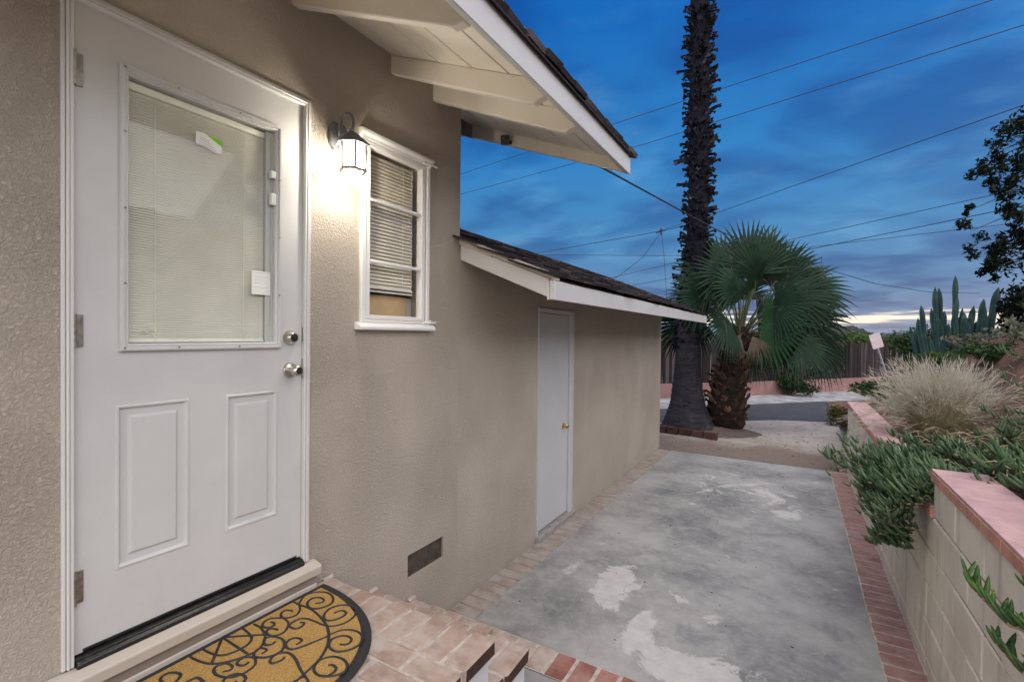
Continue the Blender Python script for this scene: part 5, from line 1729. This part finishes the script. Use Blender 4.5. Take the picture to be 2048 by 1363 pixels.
# ------------------------------------------------------------------ shrubs and trees
shrub("flowering_shrub", "small shrub with orange-yellow flowers by the end of the block wall", "shrub", (2.82, 12.45, -.10), (.42, .40, .26), SHRUBY, 1100, .07, 8)
shrub("verge_shrub", "rounded dark shrub at the foot of the pink wall", "shrub", (1.75, 17.7, -.05), (.75, .60, .42), SHRUB, 2200, .10, 10)
shrub("bank_shrub", "low dark green shrub behind the end of the lower wall cap", "shrub", (3.15, 8.5, terr(3.15, 8.5) - .06), (.55, .60, .22), SHRUB, 2400, .075, 12)
shrub("bank_shrub", "green shrub on the bank behind the grass clump", "shrub", (4.5, 10.9, terr(4.5, 10.9) - .1), (.8, .6, .24), SHRUBL, 2000, .085, 10)
shrub("sage_shrub", "grey-green twiggy sage bush below the cactus", "shrub", (4.55, 9.7, terr(4.55, 9.7) - .1), (.75, .6, .16), SAGE, 2600, .07, 12)
shrub("sage_shrub", "orange-tipped low bush in front of the cactus at left", "shrub", (3.95, 11.0, terr(3.95, 11.0) - .1), (.45, .4, .35), SHRUBY, 1200, .07, 8)
shrub("bank_shrub", "dark bushy shrub on the reddish bank at the frame edge", "shrub", (4.75, 8.7, terr(4.75, 8.7) - .15), (.45, .5, .34), SHRUB, 1800, .07, 10)
shrub("tall_bush", "tall dark twiggy bush behind the cactus below the hanging tree", "bush", (5.22, 11.2, 1.25), (.36, .5, .82), EUCA, 4600, .10, 18, hollow=.7)
shrub("round_tree", "dark round tree crown beyond the fence beside the cactus", "tree", (5.2, 19.5, .6), (.75, .7, .85), SHRUB, 2400, .14, 9)
shrub("hedge", "bright green hedge tops showing above the fence", "hedge", (3.6, 25, .5), (2.3, 1.2, .85), SHRUBL, 4200, .20, 16)
shrub("round_tree", "green tree beyond the fence left of the sign", "tree", (.6, 24, .4), (2.0, 1.2, .8), SHRUBL, 3200, .20, 12)

shrub("bank_scrub", "dry twiggy scrub on the crest of the reddish bank", "shrub", (4.15, 6.9, terr(4.15, 6.9) - .08), (.40, .55, .20), SAGE, 900, .06, 9)
shrub("bank_scrub", "dark green scrub trailing down the reddish bank by the frame edge", "shrub", (3.95, 7.7, terr(3.95, 7.7) - .08), (.35, .5, .16), SHRUB, 1300, .06, 9)
tree = thing("hanging_tree", "dark tree with drooping leaf clusters against the sky at the right edge", "tree", (7.6, 11.6, 1.0))
MB().tube([(7.6, 11.6, .6), (7.5, 11.6, 2.6), (7.2, 11.5, 4.2), (6.9, 11.4, 5.8), (6.6, 11.3, 7.2)], [.22, .18, .14, .09, .04], 10).build("trunk", TWIG, tree)
pts = []
br_ = MB()
CL = [(5.03, 11.2, 5.14, 0.42), (4.91, 11.2, 4.96, 0.3), (5.07, 11.2, 4.68, 0.4), (4.79, 11.2, 4.81, 0.25), (4.77, 11.2, 4.61, 0.25), (4.86, 11.2, 4.68, 0.2), (5.01, 11.2, 4.36, 0.32), (4.74, 11.2, 4.36, 0.22), (4.68, 11.2, 4.2, 0.18), (4.91, 11.2, 4.25, 0.2), (4.71, 11.2, 4.07, 0.12), (5.11, 11.2, 3.93, 0.35), (4.96, 11.2, 3.78, 0.3), (4.78, 11.2, 3.72, 0.26), (5.09, 11.2, 3.61, 0.4), (4.69, 11.2, 3.77, 0.15), (4.88, 11.2, 3.54, 0.28), (4.63, 11.2, 3.39, 0.22), (4.76, 11.2, 3.38, 0.25), (4.97, 11.2, 3.28, 0.3), (4.61, 11.2, 3.18, 0.2), (4.58, 11.2, 3.06, 0.16), (4.68, 11.2, 2.97, 0.1), (5.1, 11.2, 3.19, 0.38), (5.13, 11.2, 2.86, 0.35), (5.01, 11.2, 2.95, 0.22), (5.28, 11.2, 4.48, 0.6), (5.38, 11.2, 3.66, 0.7), (5.29, 11.2, 5.21, 0.5), (5.51, 11.2, 2.84, 0.7)]
for cx, cy, cz, r in CL:
    c_ = Vector((cx, cy, cz)) + D_ * rng.uniform(-.5, .5)
    k_ = int(90 + 900 * r * r)
    for q in range(3):
        cc_ = c_ + Vector((rng.uniform(-.7, .7), rng.uniform(-.5, .5), rng.uniform(-.7, .7))) * r * .8
        pts.append(blob_points(k_ // 3, cc_, (r * .42, r * .42, r * .42), .8))
    j = Vector((7.2, 11.5, min(6.6, c_.z + .8)))
    br_.tube([j, j.lerp(c_, .55) + Vector((0, 0, .18)), c_], [.028, .015, .005], 5)
v, f = leaf_cloud(np.concatenate(pts), .095, .38)
inst("crown", np_mesh("crown", v - np.array(ORG[tree.name]), f, EUCA), tree, ORG[tree.name])
br_.build("limb", TWIG, tree)

# ------------------------------------------------------------------ hills
def ridge(name, pts, mat, depth):
    m = MB()
    n = len(pts)
    vs = [(x, y, -40) for x, y, z in pts] + [(x, y, z) for x, y, z in pts] + [(x - .507 * depth, y + .862 * depth, z * .8 - 4) for x, y, z in pts]
    fs = [(i, i + 1, n + i + 1, n + i) for i in range(n - 1)] + [(n + i, n + i + 1, 2 * n + i + 1, 2 * n + i) for i in range(n - 1)]
    tag(m.add(vs, fs).build(name, mat), kind='structure')


def crest(name, prof, mat, depth, rough):
    fine = []
    for a, c in zip(prof, prof[1:]):
        for k in range(10):
            p = Vector(a).lerp(Vector(c), k / 10)
            fine.append((p.x, p.y, p.z + rng.uniform(-rough, rough)))
    ridge(name, fine, mat, depth)


crest("hill", [(-161.7, 420.0, 2.7), (-96.2, 420.0, 1.6), (-66.1, 420.0, 2.8), (-36.2, 420.0, 0.8), (-8.7, 420.0, 4.2), (17.0, 420.0, 5.9), (24.6, 420.0, 8.5), (32.0, 420.0, 10.0), (38.5, 420.0, 10.0), (45.2, 420.0, 6.5), (52.3, 420.0, 2.7), (76.5, 420.0, 1.7), (113.1, 420.0, 4.8), (175.0, 420.0, 7.2)], HILL, 200, 1.0)
crest("far_hill", [(-2183.5, 1900.0, 28.1), (-1179.9, 1900.0, 10.5), (-432.9, 1900.0, 10.7), (-220.4, 1900.0, 21.8), (13.1, 1900.0, 13.3), (279.2, 1900.0, 15.9), (698.1, 1900.0, 30.8)], HILLB, 900, 2.2)

# ------------------------------------------------------------------ power lines
def wire(label, pts, r, group="power lines across the sky"):
    q = [Vector(p) for p in pts]
    m = MB().tube(q, r, 5)
    o = m.build("power_line", WIRE, org=tuple(q[0]))
    tag(o, label, "power line", group)


def sag(a, b_, s_, n=10):
    a, b_ = Vector(a), Vector(b_)
    return [a.lerp(b_, k / n) - Vector((0, 0, 4 * s_ * (k / n) * (1 - k / n))) for k in range(n + 1)]


wire("topmost wire, crossing behind the roof corner and the tall trunk", [(-13.78, 17.45, 8.60), (5.20, 13.30, 8.60), (6.25, 13.05, 8.60)], .010)
wire("second wire from the top, running parallel under the topmost one", [(-14.36, 18.12, 8.00), (-2.42, 15.75, 8.00), (5.69, 13.39, 8.00), (6.57, 13.02, 8.00)], .010)
wire("bold wire rising to the right from the tall trunk above the palm fronds", [(-4.34, 26.96, 7.60), (-1.88, 24.98, 7.60), (6.68, 16.78, 7.60), (7.63, 15.89, 7.60)], .013)
wire("upper of the three wires leading into the hanging tree", [(-3.85, 35.08, 7.00), (1.78, 29.61, 7.00), (8.57, 23.25, 7.00), (9.90, 22.05, 7.00)], .014)
wire("middle of the three wires leading into the hanging tree", [(-3.69, 38.45, 6.60), (3.04, 30.38, 6.60), (8.87, 24.25, 6.60), (10.20, 22.85, 6.60)], .017)
wire("lowest of the three wires leading into the hanging tree", [(-2.20, 32.10, 6.60), (3.02, 30.05, 6.60), (9.86, 27.64, 6.60)], .013)
wire("sagging service cable from the house eave in front of the palm crown", [(.55, 3.15, 3.06), (.59, 6.5, 3.41), (.84, 8.3, 3.45), (1.96, 12.0, 3.41), (3.7, 16.0, 3.24), (5.38, 19.0, 3.2), (7.22, 22.0, 3.34)], .009)
wire("long low wire from the shed roof to the insulator by the trunk", [(-21.72, 36.18, 8.00), (-15.52, 33.00, 8.00), (-5.11, 29.25, 8.00), (-2.16, 27.67, 8.00)], .02)
wire("nearly level wire just above the shed ridge", [(-16.82, 30.00, 7.58), (-5.02, 30.00, 6.65), (-3.02, 30.00, 6.51)], .016)
wire("slanting guy wire dropping left from the insulator", [(-8.71, 28.00, 4.59), (-7.16, 28.00, 5.36), (-5.84, 28.00, 6.30), (-4.81, 28.00, 7.68)], .016)
wire("upper of two faint wires meeting the trunk above the shed eave", [(-12.59, 34.00, 5.47), (-5.94, 34.00, 6.65), (-3.06, 34.00, 7.16)], .015)
wire("lower of two faint wires meeting the trunk above the shed eave", [(-11.38, 34.00, 4.90), (-5.00, 34.00, 5.81), (-3.04, 34.00, 6.07)], .015)
wire("thin vertical drop wire beside the tall trunk", [(-4.78, 28.00, 7.70), (-4.59, 28.00, 6.07), (-4.34, 28.00, 2.68)], .013)
ins = thing("line_insulator", "small insulator clamp where wires meet left of the trunk", "insulator", (-4.81, 28.00, 7.71))
MB().tube([(-5.09, 28.00, 7.65), (-4.81, 28.00, 7.76), (-4.53, 28.00, 7.76)], [.03, .06, .03], 6).build("clamp", WIRE, ins)
MB().tube([(-4.81, 28.00, 7.88), (-4.78, 28.00, 7.50)], .05, 6).build("insulator_body", WIRE, ins)

# ------------------------------------------------------------------ security camera, string, debris
cm = thing("security_camera", "small black square camera fixed to the inside of the barge board", "camera", (.17, 3.06, 3.18))
cpos = Vector((.072, 3.005, 3.185))
def rounded(w_, h_, r, n=5):
    p = []
    for cx, cy, a0 in ((w_ - r, h_ - r, 0), (-w_ + r, h_ - r, 90), (-w_ + r, -h_ + r, 180), (w_ - r, -h_ + r, 270)):
        for k in range(n + 1):
            a = math.radians(a0 + 90 * k / n)
            p.append((cx + r * math.cos(a), cy + r * math.sin(a)))
    return p


fd = Vector((.45, -.86, -.22)).normalized(); rd = fd.cross(Vector((0, 0, 1))).normalized() * -1; ud = rd.cross(fd) * -1
def loc3(a, b_, c_):
    return cpos + rd * a + ud * b_ + fd * c_


po_ = rounded(.033, .033, .011)
n = len(po_)
vs = [loc3(a, b_, c_) for c_, s_ in ((-.017, .9), (-.014, 1), (.012, 1), (.016, .93)) for a, b_ in ((a * s_, b_ * s_) for a, b_ in po_)]
fs = [(i * n + k, i * n + (k + 1) % n, (i + 1) * n + (k + 1) % n, (i + 1) * n + k) for i in range(3) for k in range(n)] + [tuple(range(n)), tuple(3 * n + k for k in range(n))]
MB().add(vs, fs).build("camera_body", CAMB, cm)
MB().lathe(loc3(.006, .006, .0162), fd, [(0, .010), (.0015, .010), (.0018, .006), (.0022, .001)], 16).build("lens", CAML, cm)
MB().lathe(loc3(-.010, .012, .0162), fd, [(0, .003), (.001, .002)], 8).build("sensor", GREYP, cm)
MB().tube([loc3(0, 0, -.015), loc3(-.004, 0, -.032), (.088, 3.066, 3.185)], [.012, .009, .016], 10).build("mount", CAMB, cm)
st = MB().tube(sag((.03, 2.2344, 2.290), (.012, 2.51, 2.398), .012, 8), .0016, 5)
tag(st.build("string", STRING, org=(.03, 2.234, 2.29)), "thin pale string tied from the window frame to the shed eave", "string")
db = MB()
for _ in range(46):
    xx, yy = rng.uniform(.3, 2.3), rng.uniform(2.5, 7.6)
    a = rng.uniform(0, PI); l_ = rng.uniform(.006, .016)
    db.hexa([(xx, yy, gz(yy) + .001), (xx + l_ * math.cos(a), yy + l_ * math.sin(a), gz(yy) + .001), (xx + l_ * .7 * math.cos(a + .7), yy + l_ * .7 * math.sin(a + .7), gz(yy) + .001), (xx + .2 * l_ * math.cos(a + 1.2), yy + .3 * l_ * math.sin(a + 1.2), gz(yy) + .001),
             (xx, yy, gz(yy) + .004), (xx + l_ * math.cos(a), yy + l_ * math.sin(a), gz(yy) + .005), (xx + l_ * .7 * math.cos(a + .7), yy + l_ * .7 * math.sin(a + .7), gz(yy) + .006), (xx + .2 * l_ * math.cos(a + 1.2), yy + .3 * l_ * math.sin(a + 1.2), gz(yy) + .004)])
tag(db.build("leaf_litter", TWIG), "specks of leaf litter scattered on the slab", "litter", kind='stuff')
lt = MB()
for _ in range(260):
    xx, yy = rng.uniform(-.2, 2.6), rng.uniform(8.0, 12.5)
    zz = sandz(xx, yy); l_ = rng.uniform(.008, .05)
    lt.tube([(xx, yy, zz + .004), (xx + l_ * rng.uniform(-1, 1), yy + l_ * rng.uniform(-1, 1), zz + .008)], rng.uniform(.0015, .006), 5)
tag(lt.build("ground_litter", TWIG), "twigs and small stones scattered on the sand", "litter", kind='stuff')
